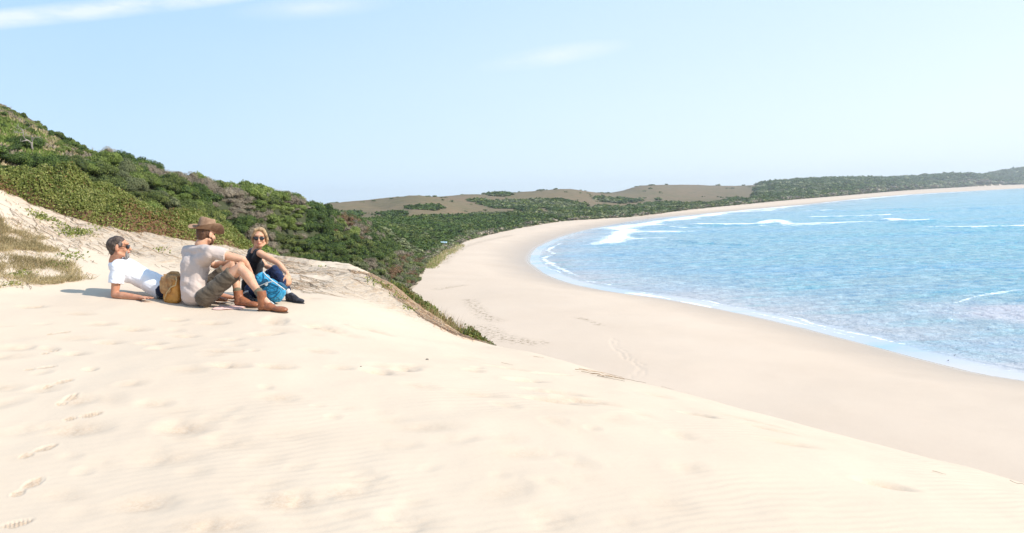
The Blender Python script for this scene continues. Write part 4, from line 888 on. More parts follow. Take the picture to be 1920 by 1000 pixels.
SKIN3 = M.done(M.bsdf(c, .62, M.bump(M.noise(P, 120, 3), .15, .002), .35, sub=.08))
def hairmat(name, a, b_):
    M = Mat(name); P = M.obj(); n1 = M.noise(P, 45, 5, .7, stretch=(1, 1, .35)); n2 = M.noise(P, 8, 3)
    c = M.mix(M.mr(n1, .35, .65), a, b_); return M.done(M.bsdf(c, .6, M.bump(n1, .8, .006), .3))
HAIR_D = hairmat('dark_hair', (.022, .014, .010), (.12, .085, .065)); HAIR_G = hairmat('grey_beard_hair', (.10, .09, .085), (.34, .31, .29)); HAIR_B = hairmat('blonde_hair', (.20, .115, .055), (.52, .36, .20)); HAIR_R = hairmat('brown_hair', (.05, .022, .012), (.13, .06, .03))
HAIR_T = hairmat('greying_hair', (.05, .038, .032), (.30, .23, .20))
LIP = Mat('lips'); LIP = LIP.done(LIP.bsdf((.42, .13, .10), .45))
def plain(name, col, rough=.5, spec=.4, bump_=None):
    M = Mat(name); n = M.noise(M.obj(), 30, 4, .65); c = M.mix(M.mr(n, .4, .7), col, tuple(q*.72 for q in col)); return M.done(M.bsdf(c, rough, M.bump(n, .3, .003), spec))
GLASS = Mat('sunglass_lens'); GLASS = GLASS.done(GLASS.bsdf((.008, .008, .010), .08, None, .8)); FRAME = plain('sunglass_frame', (.02, .018, .016), .3)
WHITE_T = cloth('white_cotton', (.80, .80, .83), .04); PINK_T = cloth('pale_pinkish_cotton', (.58, .47, .41), .06); SHORTS = cloth('khaki_cloth', (.120, .092, .065), .08); BLACK = cloth('black_cloth', (.012, .012, .014), .1); NAVY = cloth('navy_denim', (.013, .024, .070), .15, spot=(.022, .04, .11)); NAVYD = cloth('dark_navy_cloth', (.012, .018, .045), .15)
SOCK_G = cloth('olive_wool', (.17, .145, .095), .1, weave=300); SOCK_W = cloth('white_wool', (.62, .60, .56), .08)
M = Mat('boot_leather'); n = M.noise(M.obj(), 22, 5, .65); c = M.mix(M.mr(n, .35, .7), (.33, .125, .055), (.19, .065, .028)); LEATH = M.done(M.bsdf(c, .42, M.bump(n, .5, .006), .4))
SOLE = plain('boot_sole', (.09, .055, .035), .8); SHOE = cloth('dark_trainer_mesh', (.030, .030, .038), .2, weave=200, spot=(.06, .06, .075)); SOLED = plain('trainer_sole', (.05, .05, .055), .8); LACE = plain('lace_white', (.5, .5, .5), .8)
M = Mat('hat_felt'); P = M.obj(); n = M.noise(P, 11, 5, .65); n2 = M.noise(P, 200, 2); c = M.mix(M.mr(n, .35, .62), (.35, .225, .145), (.20, .12, .075)); HATM = M.done(M.bsdf(c, .85, M.bump(n, .5, .01, M.bump(n2, .3, .001)), .15)); BAND = plain('hat_band', (.05, .03, .022), .8)
M = Mat('tan_leather'); P = M.obj(); n = M.noise(P, 16, 5, .65); c = M.mix(M.mr(n, .35, .65), (.62, .29, .06), (.46, .19, .035)); TAN = M.done(M.bsdf(c, .5, M.bump(n, .5, .008), .35))
M = Mat('tan_flap_leather'); P = M.obj(); n = M.noise(P, 19, 5, .7); c = M.mix(M.mr(n, .35, .65), (.50, .29, .12), (.28, .135, .05)); TAN2 = M.done(M.bsdf(c, .6, M.bump(n, .8, .015), .3))
BLUE = cloth('backpack_blue_nylon', (.025, .25, .44), .12, .55, 300, spot=(.04, .33, .55)); BLUED = cloth('backpack_dark_panel', (.010, .09, .17), .1, .6); WEB = plain('pale_webbing', (.55, .62, .62), .7)
BEIGE = plain('seam', (.60, .42, .20), .7)

def frame(f, up):
    f = unit(np.asarray(f, float)); u = np.asarray(up, float); u = unit(u-(u@f)*f); r = np.cross(f, u); return r, f, u      # right of the person, forward, up
def head(cl, c, f, up, neck, k=1., nr=.056, female=False):
    r, f, u = frame(f, up); fr = np.stack([r, f, u]); c = np.asarray(c)
    P = lambda a, b, d: c+(r*a+f*b+u*d)*k
    cl.ell(P(0, -.012, .028), np.array([.074, .094, .093])*k, fr); cl.ell(P(0, .022, -.030), np.array([.060, .072, .082])*k, fr)
    cl.ell(P(0, .052, -.088), np.array([.034, .030, .026])*k, fr); cl.ell(P(0, .070, .035), np.array([.055, .030, .022])*k, fr)
    for s_ in (-1, 1):
        cl.ell(P(.077*s_, -.008, -.012), np.array([.011, .019, .031])*k, fr); cl.ell(P(.040*s_, .062, -.030), np.array([.022, .026, .026])*k, fr); cl.cap(P(.055*s_, .0, -.062), P(.02*s_, .052, -.088), .022*k, .022*k)
    cl.cap(P(0, .092, .012), P(0, .112, -.030), .009*k, .014*k); cl.ell(P(0, .090, -.058), np.array([.024, .012, .010])*k, fr)
    cl.cap(neck, P(0, -.022, -.060), nr*1.12, nr); return P, fr
def hand(cl, w, d, n_, thumb, curl=.5, k=1., spread=.25):
    """w wrist, d finger direction, n_ palm-side normal, thumb: side the thumb is on"""
    d = unit(np.asarray(d, float)); n_ = np.asarray(n_, float); n_ = unit(n_-(n_@d)*d); s_ = np.asarray(thumb, float); s_ = unit(s_-(s_@d)*d-(s_@n_)*n_)
    w = np.asarray(w); fr = np.stack([s_, d, n_]); cl.ell(w+d*.050*k, np.array([.043, .056, .017])*k, fr); cl.cap(w-d*.02, w+d*.03*k, .027*k, .026*k, .75, s_)
    for i, (o, ln) in enumerate([(.030, .070), (.010, .079), (-.011, .073), (-.030, .057)]):
        b = w+(d*(.090-abs(o)*.25)+s_*o)*k; dd = unit(d+s_*spread*o/.03*.5); p = b
        for j, (q, rr) in enumerate([(.46, .0095), (.30, .0088), (.24, .0078)]):
            a = curl*(j+.6)*.75; v = unit(dd*math.cos(a)+n_*math.sin(a)); p2 = p+v*ln*q*k; cl.cap(p, p2, rr*k, rr*.93*k); p = p2
    b = w+(d*.022+s_*.030)*k; v = unit(d*.75+s_*.75+n_*.25); p2 = b+v*.040*k; cl.cap(b, p2, .0145*k, .0115*k); cl.cap(p2, p2+unit(d*.95+s_*.3+n_*.2)*.030*k, .011*k, .0088*k)
def arm(cl, s_, e, w, k=1.):
    s_, e, w = map(np.asarray, (s_, e, w)); m = s_+(e-s_)*.45; cl.chain([s_, m, e], [.052*k, .046*k, .037*k]); cl.chain([e, e+(w-e)*.3, w], [.036*k, .040*k, .026*k])
def leg(cl, h, kn, a, k=1.):
    h, kn, a = map(np.asarray, (h, kn, a)); back = unit(np.cross(np.cross(kn-h, a-kn), a-kn)); m = kn+(a-kn)*.32-back*.012
    cl.chain([h, h+(kn-h)*.5, kn], [.085*k, .072*k, .054*k]); cl.chain([kn, m, kn+(a-kn)*.7, a], [.050*k, .056*k, .040*k, .034*k])
def shoe(parent, name, ank, toe, gz, mat, solem, L=.30, shaft=.10, k=1., laces=None, w=.048):
    """standing on the sand at height gz"""
    ank = np.asarray(ank, float).copy(); toe = np.asarray(toe, float).copy(); d = toe-ank; d[2] = 0; d = unit(d); z = np.array([0, 0, 1.]); s_ = np.cross(d, z); gh, gt = gz
    heel = np.array([ank[0], ank[1], gh])-d*.045*k; tip = heel+d*L*k; tip[2] = gt; d = unit(tip-heel); z = unit(np.cross(s_, d)); fr = np.stack([s_, d, z])
    Q = lambda a, b, c_: heel+(s_*a+d*b+z*c_)*k
    c = Clay(); c.ell(Q(0, .045, .045), np.array([w*.86, .052, .042])*k, fr); c.ell(Q(0, .12, .048), np.array([w*.9, .085, .040])*k, fr); c.ell(Q(0, L-.085, .036), np.array([w*1.05, .088, .032])*k, fr); c.cap(Q(0, .075, .085), Q(0, .17, .050), .036*k, .030*k)
    c.fru(Q(0, .055, .05), np.asarray(ank)*1.0+z*(shaft-.06)*k, .048*k, .047*k); o = c.build(name, mat, parent, .0055, 4, .0022, 22)
    c = Clay(); c.ell(Q(0, .05, .010), np.array([w*.95, .060, .013])*k, fr); c.ell(Q(0, L-.10, .009), np.array([w*1.15, .108, .012])*k, fr); c.cap(Q(0, .05, .010), Q(0, L-.10, .009), .013*k, .012*k, w*.8/.013, z); c.build('sole', solem, o, .005, 2)
    c = Clay()
    for i in range(4): b_ = .085+.026*i; h_ = .108-.016*i; c.cap(Q(-.022, b_, h_-.008), Q(.022, b_+.012, h_-.008), .0035, .0035); c.cap(Q(.022, b_, h_-.008), Q(-.022, b_+.012, h_-.008), .0035, .0035)
    c.build('laces', laces or solem, o, .003, 1)
    return o
def sunglasses(parent, P, k=1.):
    o = None; c = Clay(); r = P(1, 0, 0)-P(0, 0, 0); f = P(0, 1, 0)-P(0, 0, 0); u = P(0, 0, 1)-P(0, 0, 0); fr = np.stack([unit(r), unit(f), unit(u)])
    for s_ in (-1, 1): c.cap(P(.066*s_, .080, .008), P(.078*s_, -.01, .005), .0045, .004); c.cap(P(.062*s_, .086, .014), P(.010*s_, .104, .014), .0045, .0045)
    c.cap(P(-.014, .104, .008), P(.014, .104, .008), .004, .004); o = c.build('sunglasses', FRAME, parent, .003, 1)
    for s_ in (-1, 1):
        c = Clay(); c.ell(P(.034*s_, .098, -.002), np.array([.029, .007, .021])*k, np.stack([unit(unit(r)-unit(f)*.28*s_), unit(unit(f)+unit(r)*.28*s_), unit(u)])); c.build('lens', GLASS, o, .003, 1)
def gz(p, dz=0.): return float(dune_z(p[0], p[1])[0])+dz
def mouth(parent, P, k=1.):
    c = Clay(); c.cap(P(-.02, .094, -.060), P(0, .101, -.059), .0045*k, .006*k); c.cap(P(.02, .094, -.060), P(0, .101, -.059), .0045*k, .006*k); c.build('lips', LIP, parent, .003, 1)
    for s_ in (-1, 1):
        c = Clay(); c.ell(P(.031*s_, .082, .004), (.013*k, .008*k, .0075*k), np.stack([unit(P(1, 0, 0)-P(0, 0, 0)), unit(P(0, 1, 0)-P(0, 0, 0)), unit(P(0, 0, 1)-P(0, 0, 0))])); c.build('eye', EYE, parent, .003, 1)
EYE = plain('eye_dark', (.05, .035, .025), .2)
def person(name_label, loc):
    o = tag(link('person', None, loc=None), name_label, 'person', 'people sitting on the dune'); return o

# ---- the man in the hat
A = person('man in brown brimmed hat, pale T-shirt and khaki shorts sitting with his back half turned', None)
sR, sL = at(394, 472, 8.66), at(353, 470, 8.93); eR, wR = at(455, 487, 8.66), at(470, 512, 8.84); eL, wL = at(403, 498, 9.04), at(444, 488, 8.93)
hR, hL = at(383, 556, 8.66), at(374, 554, 8.90); kR, kL = at(450, 502, 8.62), at(436, 498, 8.90); aR, aL = at(490, 554, 8.50), at(446, 553, 8.76); tR, tL = at(540, 575, 8.42), at(480, 571, 8.68)
pel = at(366, 553, 8.78); che = at(368, 496, 8.84); nk = at(377, 458, 8.84); hd = at(387, 439, 8.88)
for a_ in (aR, aL): a_[2] = max(a_[2], gz(a_, .105))
pel[2] = gz(pel, .115); hR[2] = gz(hR, .10); hL[2] = gz(hL, .10)
hf = np.array([.50, .86, -.20])
c = Clay(); P, fr = head(c, hd, hf, (.05, .05, 1), nk, 1.02, .058)
tr = unit(sR-sL); fr_t = np.stack([tr, unit(np.cross([0, 0, 1.], tr)), [0, 0, 1.]])
c.ell(che, (.16, .10, .16), fr_t); c.ell((che+pel)/2, (.135, .095, .18), fr_t); c.ell(pel, (.16, .12, .11), fr_t); c.cap(sR, sL, .055, .055); c.cap(nk, che, .06, .08)
arm(c, sR, eR, wR, 1.08); arm(c, sL, eL, wL, 1.05); leg(c, hR, kR, aR, 1.06); leg(c, hL, kL, aL, 1.04)
hand(c, wR, (.15, .25, -.9), (-.8, .3, -.1), (.3, -.7, 0), .5, 1.02); hand(c, wL, (.6, -.65, -.45), (-.1, -.1, -1), (0, .3, .9), .6, 1.)
c.cap(aR, at(505, 572, 8.48), .034, .03); c.cap(aL, at(455, 570, 8.74), .034, .03)
body = c.build('body', SKIN, A, .006, 4)
c = Clay(); bk = -fr_t[1]
c.ell(che+np.array([0, 0, -.01]), (.185, .125, .185), fr_t); c.cap(che+bk*.03, (che+pel)/2+bk*.045, .135, .13, .95); c.ell((che+pel)/2+bk*.015, (.168, .125, .2), fr_t); c.cap(che+bk*.02, pel+bk*.025+tr*.015, .130, .128, 1.36, bk)
c.cap(sR, sL, .073, .073); c.cap(sR-(0, 0, .03), che, .08, .12); c.cap(sL-(0, 0, .03), che, .08, .12); c.cap(nk+(0, 0, -.035), che, .075, .13)
c.cap(sR, sR+(eR-sR)*.15, .072, .070); c.fru(sR, sR+(eR-sR)*.50, .074, .074); c.fru(sL, sL+(eL-sL)*.5, .072, .074)
def sit(co): g_ = dune_z(co[:, 0], co[:, 1])-.008; co[:, 2] = np.maximum(co[:, 2], g_); return co
c.build('shirt', PINK_T, A, .0065, 5, .015, 8, sit)
c = Clay(); c.ell(pel, (.17, .128, .112), fr_t)
for h_, k_ in ((hR, kR), (hL, kL)): c.cap(h_, h_+(k_-h_)*.35, .102, .098); c.fru(h_, h_+(k_-h_)*.80, .104, .088)
c.build('shorts', SHORTS, A, .0065, 4, .010, 12, sit)
for a_, t_, sh_ in ((aR, tR, .33), (aL, tL, .30)):
    k_ = kR if a_ is aR else kL; c = Clay(); c.fru(a_+(k_-a_)*-.1, a_+(k_-a_)*.17, .043, .046); c.cap(a_, a_+(k_-a_)*.14, .046, .046); c.build('sock', SOCK_G, A, .005, 2, .003, 25)
    d_ = unit((t_-a_)*[1, 1, 0]); hp_ = a_-d_*.045; tp_ = hp_+d_*sh_; shoe(A, 'boot', a_, t_, (gz(hp_, -.004), gz(tp_, -.004)), LEATH, SOLE, sh_, .105, 1.06, LEATH)
c = Clay(); c.ell(P(0, -.035, .012), np.array([.082, .085, .088]), fr); c.ell(P(0, -.06, -.03), np.array([.066, .05, .055]), fr); c.build('hair', HAIR_R, A, .005, 2, .004, 30)
c = Clay(); c.ell(P(0, .056, -.082), np.array([.042, .036, .034]), fr); [c.cap(P(.062*s_, .004, -.040), P(.036*s_, .048, -.082), .019, .028) for s_ in (-1, 1)]; c.build('beard', HAIR_R, A, .005, 2, .003, 30)
mouth(A, P)
def make_hat(parent, P, fr):
    r, f, u = fr; c0 = P(0, -.008, .045); u = unit(u+f*.04-r*.02); f = unit(f-(f@u)*u); r = np.cross(f, u); n = 72; t = np.linspace(0, 2*math.pi, n, endpoint=False)
    rows = []
    def ring(a, b, z, lift=None): rows.append(c0+np.cos(t)[:, None]*r*a+np.sin(t)[:, None]*f*b+u*(np.zeros(n) if lift is None else lift)[:, None]+u*z)
    def lf(q): return (np.abs(np.cos(t))**2.2)*q - .35*q*np.abs(np.sin(t))**2+.004*np.sin(5*t)*(q > .01)
    ring(.074, .094, -.012); ring(.098, .118, -.010, lf(.006)); ring(.125, .150, -.008, lf(.020)); ring(.152, .180, -.004, lf(.044)); ring(.172, .200, .002, lf(.062)); ring(.176, .203, .006, lf(.065)); ring(.172, .200, .008, lf(.064))
    ring(.148, .178, .004, lf(.048)); ring(.125, .150, .0, lf(.026)); ring(.100, .121, .000, lf(.010)); ring(.087, .107, .004); ring(.084, .104, .018); ring(.083, .103, .05); ring(.079, .097, .085)
    pin = lambda q: -q*(np.exp(-((np.sin(t)-.8)/.35)**2*2)*.6*0+0)
    ring(.073, .090, .115, .010*np.abs(np.sin(t))); ring(.062, .078, .128, .012*np.sin(t)**2); ring(.040, .060, .125, -.006*np.ones(n)); ring(.018, .040, .116, -.010*np.ones(n))
    V = np.vstack(rows); m = len(rows); Fq = [(i*n+j, i*n+(j+1) % n, (i+1)*n+(j+1) % n, (i+1)*n+j) for i in range(m-1) for j in range(n)]
    V = np.vstack([V, rows[-1].mean(0)[None]]); me = bpy.data.meshes.new('hat'); me.from_pydata(V.tolist(), [], Fq+[((m-1)*n+j, (m-1)*n+(j+1) % n, m*n) for j in range(n)])
    # pinches of the crown
    for p in me.polygons: p.use_smooth = True
    me.materials.append(HATM); o = link('hat', me, parent); s_ = o.modifiers.new('sub', 'SUBSURF'); s_.levels = 1; s_.render_levels = 1
    rows.clear(); ring(.0865, .1065, .010); ring(.0865, .1065, .030)
    V = np.vstack(rows); me = bpy.data.meshes.new('hat_band'); me.from_pydata(V.tolist(), [], [(j, (j+1) % n, n+(j+1) % n, n+j) for j in range(n)]); me.materials.append(BAND); link('hat_band', me, o)
make_hat(A, P, fr)

# ---- the reclining man
B = person('grey bearded man in sunglasses and white T-shirt reclining on his elbow', None)
k = 1.06; hd = at(223, 464, 9.02); nk = at(216, 490, 9.05); sR, sL = at(221, 500, 8.90), at(226, 494, 9.24); eR, wR = at(214, 540, 8.86), at(262, 545, 8.78); eL, wL = at(240, 519, 9.30), at(277, 521, 9.22)
eR[2] = gz(eR, .036); wR[2] = gz(wR, .030)
pel = at(304, 533, 9.08); pel[2] = gz(pel, .115); che = at(242, 508, 9.07); hR, hL = pel+np.array([.05, -.09, -.01]), pel+np.array([.05, .09, -.01]); kR, kL = at(366, 524, 9.12), at(372, 520, 9.34); aR, aL = at(400, 558, 8.98), at(414, 553, 9.16)
for a_ in (aR, aL): a_[2] = gz(a_, .05)
c = Clay(); P, fr = head(c, hd, (.97, .26, .02), (-.10, 0, 1), nk, k, .06)
ax_ = unit(pel-che); tr = np.array([.0, -1, .05]); tr = unit(tr-(tr@ax_)*ax_); fr_t = np.stack([tr, np.cross(ax_, tr), ax_])
c.ell(che, (.16, .10, .16), fr_t); c.cap(che, pel, .10, .105, 1.3, fr_t[1]); c.cap(sR, sL, .055, .055); c.cap(nk, che, .06, .08); arm(c, sR, eR, wR, 1.1); arm(c, sL, eL, wL, 1.08)
leg(c, hR, kR, aR); leg(c, hL, kL, aL); hand(c, wR, unit(at(290, 555, 8.66)-wR)*[1, 1, .3], (0, 0, -1), (.3, .7, 0), .12, 1.05, .5); hand(c, wL, (1, 0, 0), (0, -.6, -.8), (0, -.4, .9), .4, 1.0, .2)
for a_ in (aR, aL):
    c.cap(a_, a_+np.array([.16, -.06, -.022]), .034, .022, 1.5, (0, 0, 1))
    for i in range(5): b_ = a_+np.array([.165-.006*i, -.095+.017*i, -.024]); c.cap(b_, b_+np.array([.032, -.012, -.004]), .0105-.001*i, .008)
    c.ell(a_-np.array([.03, -.01, .015]), (.035, .03, .035))
c.build('body', SKIN2, B, .006, 4, 0, 9, sit)
c = Clay(); c.ell(che-(0, 0, .005), (.185, .135, .185), fr_t); c.cap(che, che+(pel-che)*.92, .125, .118, 1.28, fr_t[1]); c.ell(che+(pel-che)*.55+np.array([0, 0, .008]), (.160, .115, .17), fr_t); c.cap(sR, sL, .076, .076); c.cap(nk-(0, 0, .05), che, .078, .128)
c.fru(che+(pel-che)*.6, che+(pel-che)*1.05, .125, .128, 1.28, fr_t[1])
for s_, e_ in ((sR, eR), (sL, eL)): c.cap(s_, s_+(e_-s_)*.2, .077, .076); c.cap(s_, che, .077, .118); c.fru(s_, s_+(e_-s_)*.60, .073, .078)
c.build('shirt', WHITE_T, B, .0065, 5, .012, 9, sit)
c = Clay(); c.cap(che+(pel-che)*.97, pel, .108, .112, 1.25, fr_t[1])
for h_, k_ in ((hR, kR), (hL, kL)): c.cap(pel, h_, .11, .095); c.fru(h_, h_+(k_-h_)*.7, .098, .088); c.cap(h_, h_+(k_-h_)*.3, .097, .094)
c.build('shorts', NAVYD, B, .0065, 4, .009, 12, sit)
c = Clay(); q = k; c.ell(P(0, -.038, .030), np.array([.080, .087, .089])*q, fr); c.ell(P(0, -.060, -.030), np.array([.062, .045, .060])*q, fr); c.ell(P(0, -.012, .052), np.array([.077, .085, .074])*q, fr); c.build('hair', HAIR_D, B, .005, 2, .004, 34)
for s_ in (-1, 1): c = Clay(); c.ell(P(.064*s_, .028, .034), np.array([.015, .026, .030])*q, fr); c.build('temple_hair', HAIR_T, B, .004, 2, .003, 34)
c = Clay(); c.ell(P(0, .062, -.096), np.array([.036, .034, .038])*q, fr); [c.cap(P(.033*s_, .072, -.045), P(.026*s_, .070, -.085), .011*q, .016*q) for s_ in (-1, 1)]; c.cap(P(-.03, .080, -.046), P(.03, .080, -.046), .009, .009); c.build('beard', HAIR_G, B, .0045, 2, .004, 34)
sunglasses(B, P, q); mouth(B, P, q)

# ---- the woman
C_ = person('blonde woman in sunglasses, black top and navy trousers sitting behind the blue backpack', None)
k = .97; hd = at(487, 446, 9.36); nk = at(479, 472, 9.42); sR, sL = at(487, 475, 9.30), at(471, 473, 9.58); eR, wR = at(522, 494, 9.20), at(539, 514, 9.12); eL, wL = at(500, 500, 9.64), at(520, 508, 9.46)
pel = at(474, 541, 9.48); pel[2] = gz(pel, .105); che = at(475, 494, 9.45); hR, hL = pel+np.array([.03, -.09, -.01]), pel+np.array([.05, .08, -.01]); kL, aL, tL = at(516, 507, 9.38), at(541, 551, 9.17), at(577, 566, 9.05)
kR, aR, tR = at(507, 545, 9.12), at(462, 553, 9.10), at(476, 566, 8.93); kR[2] = gz(kR, .10); aR[2] = gz(aR, .09); aL[2] = max(aL[2], gz(aL, .09))
c = Clay(); P, fr = head(c, hd, (.20, -.97, -.06), (.04, 0, 1), nk, k, .045)
tr = unit(sR-sL); fr_t = np.stack([tr, unit(np.cross([0, 0, 1.], tr)), [0, 0, 1.]])
c.ell(che, (.125, .085, .14), fr_t); c.cap(che, pel, .088, .10, 1.1, tr); c.ell(pel, (.14, .115, .10), fr_t); c.cap(sR, sL, .042, .042); c.cap(nk, che, .05, .07); arm(c, sR, eR, wR, .84); arm(c, sL, eL, wL, .84); hand(c, wR, (.15, -.1, -.95), (-.6, .5, -.1), (.3, -.8, 0), .55, .92); hand(c, wL, (.5, -.4, -.5), (0, 0, -1), (0, -1, 0), .4, .9)
leg(c, hR, kR, aR, .92); leg(c, hL, kL, aL, .92); c.build('body', SKIN3, C_, .006, 4)
c = Clay(); c.ell(che, (.135, .100, .15), fr_t); c.cap(che, pel+(0, 0, .02), .105, .112, 1.1, tr); c.cap(sR-tr*.02, sL+tr*.02, .052, .052); c.cap(nk-(0, 0, .025), che, .058, .09); c.ell(che+fr_t[1]*.065+(0, 0, -.02), (.10, .06, .065), fr_t)
c.cap(sR-(0, 0, .02)-tr*.025, che, .05, .09); c.cap(sL-(0, 0, .02)+tr*.025, che, .05, .09); c.fru(pel+(0, 0, .1), pel+(0, 0, -.06), .115, .125, 1.1, tr); c.build('sleeveless_top', BLACK, C_, .0065, 5, .007, 9, sit)
c = Clay(); c.ell(pel, (.152, .125, .105), fr_t)
for h_, k_, a_ in ((hR, kR, aR), (hL, kL, aL)): c.chain([h_, h_+(k_-h_)*.5, k_], [.095, .084, .068]); c.cap(k_, k_+(a_-k_)*.4, .068, .063); c.fru(k_, k_+(a_-k_)*.88, .066, .052)
c.build('trousers', NAVY, C_, .0065, 4, .009, 11, sit)
for a_, t_, k_ in ((aR, tR, kR), (aL, tL, kL)):
    c = Clay(); c.cap(a_, a_+(k_-a_)*.2, .036, .038); c.cap(a_, a_-(0, 0, .03), .036, .036); c.build('sock', SOCK_W, C_, .005, 2, .002, 25)
    d_ = unit((t_-a_)*[1, 1, 0]); hp_ = a_-d_*.045; tp_ = hp_+d_*.27; shoe(C_, 'trainer', a_, t_, (gz(hp_, -.004), gz(tp_, -.004)), SHOE, SOLED, .275, .06, .95, LACE if a_ is aR else SHOE, .044)
c = Clay(); c.ell(P(0, -.022, .040), np.array([.084, .096, .090])*k, fr); [c.chain([P(.045*s_, .052, .095), P(.074*s_, .040, .045), P(.083*s_, .012, -.01), P(.076*s_, -.015, -.065)], [.020, .019, .021, .020]) for s_ in (-1, 1)]; c.ell(P(0, -.06, -.02), np.array([.072, .05, .075])*k, fr); c.cap(P(-.035, .055, .105), P(.045, .052, .102), .017, .018); c.cap(P(0, -.095, -.01), P(.0, -.12, -.10), .028, .018)
c.build('hair', HAIR_B, C_, .0045, 2, .004, 30)
sunglasses(C_, P, k); mouth(C_, P, k)

# ================================================================= BAGS, TOWEL, BOAT
def softbox(c, r, fr, p=4., nu=48, nv=24, taper=0, sag=0):
    V = []; 
    for t in np.linspace(0, math.pi, nv+1):
        for a in np.linspace(0, 2*math.pi, nu, endpoint=False):
            v = np.array([math.sin(t)*math.cos(a), math.sin(t)*math.sin(a), math.cos(t)]); v /= (np.abs(v)**p).sum()**(1/p); s_ = 1-taper*(v[2]*.5+.5); V.append([v[0]*s_, v[1]*s_, v[2]])
    V = np.array(V)*np.asarray(r); Fq = np.array([(i*nu+j, (i+1)*nu+j, (i+1)*nu+(j+1) % nu, i*nu+(j+1) % nu) for i in range(nv) for j in range(nu)])
    T = np.vstack([Fq[:, [0, 1, 2]], Fq[:, [0, 2, 3]]]); return np.asarray(c)+V@np.asarray(fr), T
def box_into(cl, c, r, fr, **k): V, T = softbox(c, r, fr, **k); cl.add(V, T); return cl
# satchel between the two men
sc_ = at(323, 530, 8.86); sc_[2] = gz(sc_, .150); SB = tag(link('satchel', None), 'tan leather satchel standing between the reclining man and the man in the hat', 'bag')
f_ = unit(np.array([-.30, -.95, 0])); r_ = np.cross(f_, [0, 0, 1.]); u_ = unit(np.array([.05, .04, 1.])); fr = np.stack([r_, -f_, u_]); Q = lambda a, b, d: sc_+r_*a+f_*b+u_*d
if r_[0] < 0: pass
c = Clay(); box_into(c, Q(0, 0, -.01), (.112, .058, .150), fr, p=4, taper=.22); c.build('bag_body', TAN, SB, .005, 3, .007, 14, sit)
c = Clay(); box_into(c, Q(0, .0, .115), (.098, .060, .056), fr, p=2.8, taper=.3); box_into(c, Q(.045, .056, .055), (.075, .014, .10), fr, p=3, taper=-.2); c.cap(Q(-.08, .03, .14), Q(.07, .03, .16), .022, .02); c.cap(Q(-.09, .045, .10), Q(.0, .062, .135), .012, .012); fl = c.build('flap', TAN2, SB, .005, 3, .012, 17)
c = Clay(); c.chain([Q(-.085, .045, .14), Q(-.10, .058, .10), Q(-.09, .062, .05), Q(-.04, .07, .035), Q(.02, .072, -.03), Q(.05, .072, -.10)], [.007]*6); c.build('piping', BEIGE, SB, .004, 2)
c = Clay(); c.chain([Q(-.09, .0, .145), Q(-.06, -.01, .18), Q(.02, -.01, .185), Q(.09, 0, .15)], [.009]*4, 2.2, (0, 1, 0)); c.build('strap', TAN2, SB, .004, 2)
# blue backpack leaning in front of the woman
BP = tag(link('backpack', None), 'bright blue hiking backpack with pale straps leaning on the sand in front of the woman', 'backpack')
pb, pt = at(526, 556, 8.93), at(493, 528, 9.02); pb[2] = max(pb[2], gz(pb, .085)); ax_ = unit(pt-pb); r_ = unit(np.cross(ax_, [0, -1., .15])); f_ = np.cross(r_, ax_); f_ = f_*(-1 if f_[1] > 0 else 1); fr = np.stack([r_, f_, ax_]); mid = (pb+pt)/2; Q = lambda a, b, d: mid+r_*a+f_*b+ax_*d
c = Clay(); box_into(c, Q(0, 0, -.01), (.115, .075, .165), fr, p=3.0, taper=.25); c.ell(Q(0, .01, .14), (.095, .078, .070), fr); c.build('pack_body', BLUE, BP, .0055, 4, .011, 13, sit)
c = Clay(); box_into(c, Q(0, .062, -.055), (.095, .045, .115), fr, p=3, taper=.2); c.build('front_pocket', BLUE, BP, .005, 3, .009, 17, sit)
c = Clay(); c.ell(Q(.0, .03, .185), (.10, .075, .04), fr); c.build('lid', BLUE, BP, .005, 3, .010, 20)
c = Clay(); box_into(c, Q(.0, .078, .075), (.060, .026, .035), fr, p=3); c.build('dark_panel', BLUED, BP, .005, 2, .004, 20)
for s_ in (-1, 1):
    c = Clay(); c.chain([Q(.09*s_, .05, .19), Q(.088*s_, .093, .10), Q(.092*s_, .108, .0), Q(.098*s_, .10, -.10), Q(.10*s_, .075, -.17)], [.008]*5, 1., None); c.build('strap', WEB, BP, .004, 2)
c = Clay(); c.chain([Q(-.085, .10, .12), Q(-.03, .118, .07), Q(.04, .12, .03), Q(.095, .108, -.02)], [.006]*4); c.build('cord', WEB, BP, .004, 1)
c = Clay(); c.chain([Q(-.06, .108, -.05), Q(.0, .116, -.09), Q(.05, .113, -.13), Q(.085, .10, -.10), Q(.06, .115, -.04)], [.004]*5); c.chain([Q(-.07, .10, .0), Q(0, .11, -.02), Q(.07, .108, .0)], [.004]*3); c.build('dark_cord', BLUED, BP, .0035, 1)
c = Clay(); c.cap(Q(-.03, .02, .215), Q(.0, .03, .245), .008, .008); c.cap(Q(.0, .03, .245), Q(.03, .02, .215), .008, .008); c.build('handle', BLUED, BP, .004, 1)
c = Clay(); c.chain([Q(-.10, .075, .10), Q(-.105, .09, .0), Q(-.09, .098, -.10), Q(-.02, .112, -.155), Q(.06, .105, -.15)], [.005]*5); c.build('seam', BLUED, BP, .0035, 1)
for s_ in (-1, 1):
    c = Clay(); box_into(c, Q(.108*s_, .015, -.09), (.022, .055, .06), fr, p=3); c.build('side_pocket', BLUED, BP, .005, 2, .006, 20)
c = Clay(); box_into(c, Q(.02, .108, .03), (.022, .012, .016), fr, p=4); c.build('buckle', WEB, BP, .004, 1)
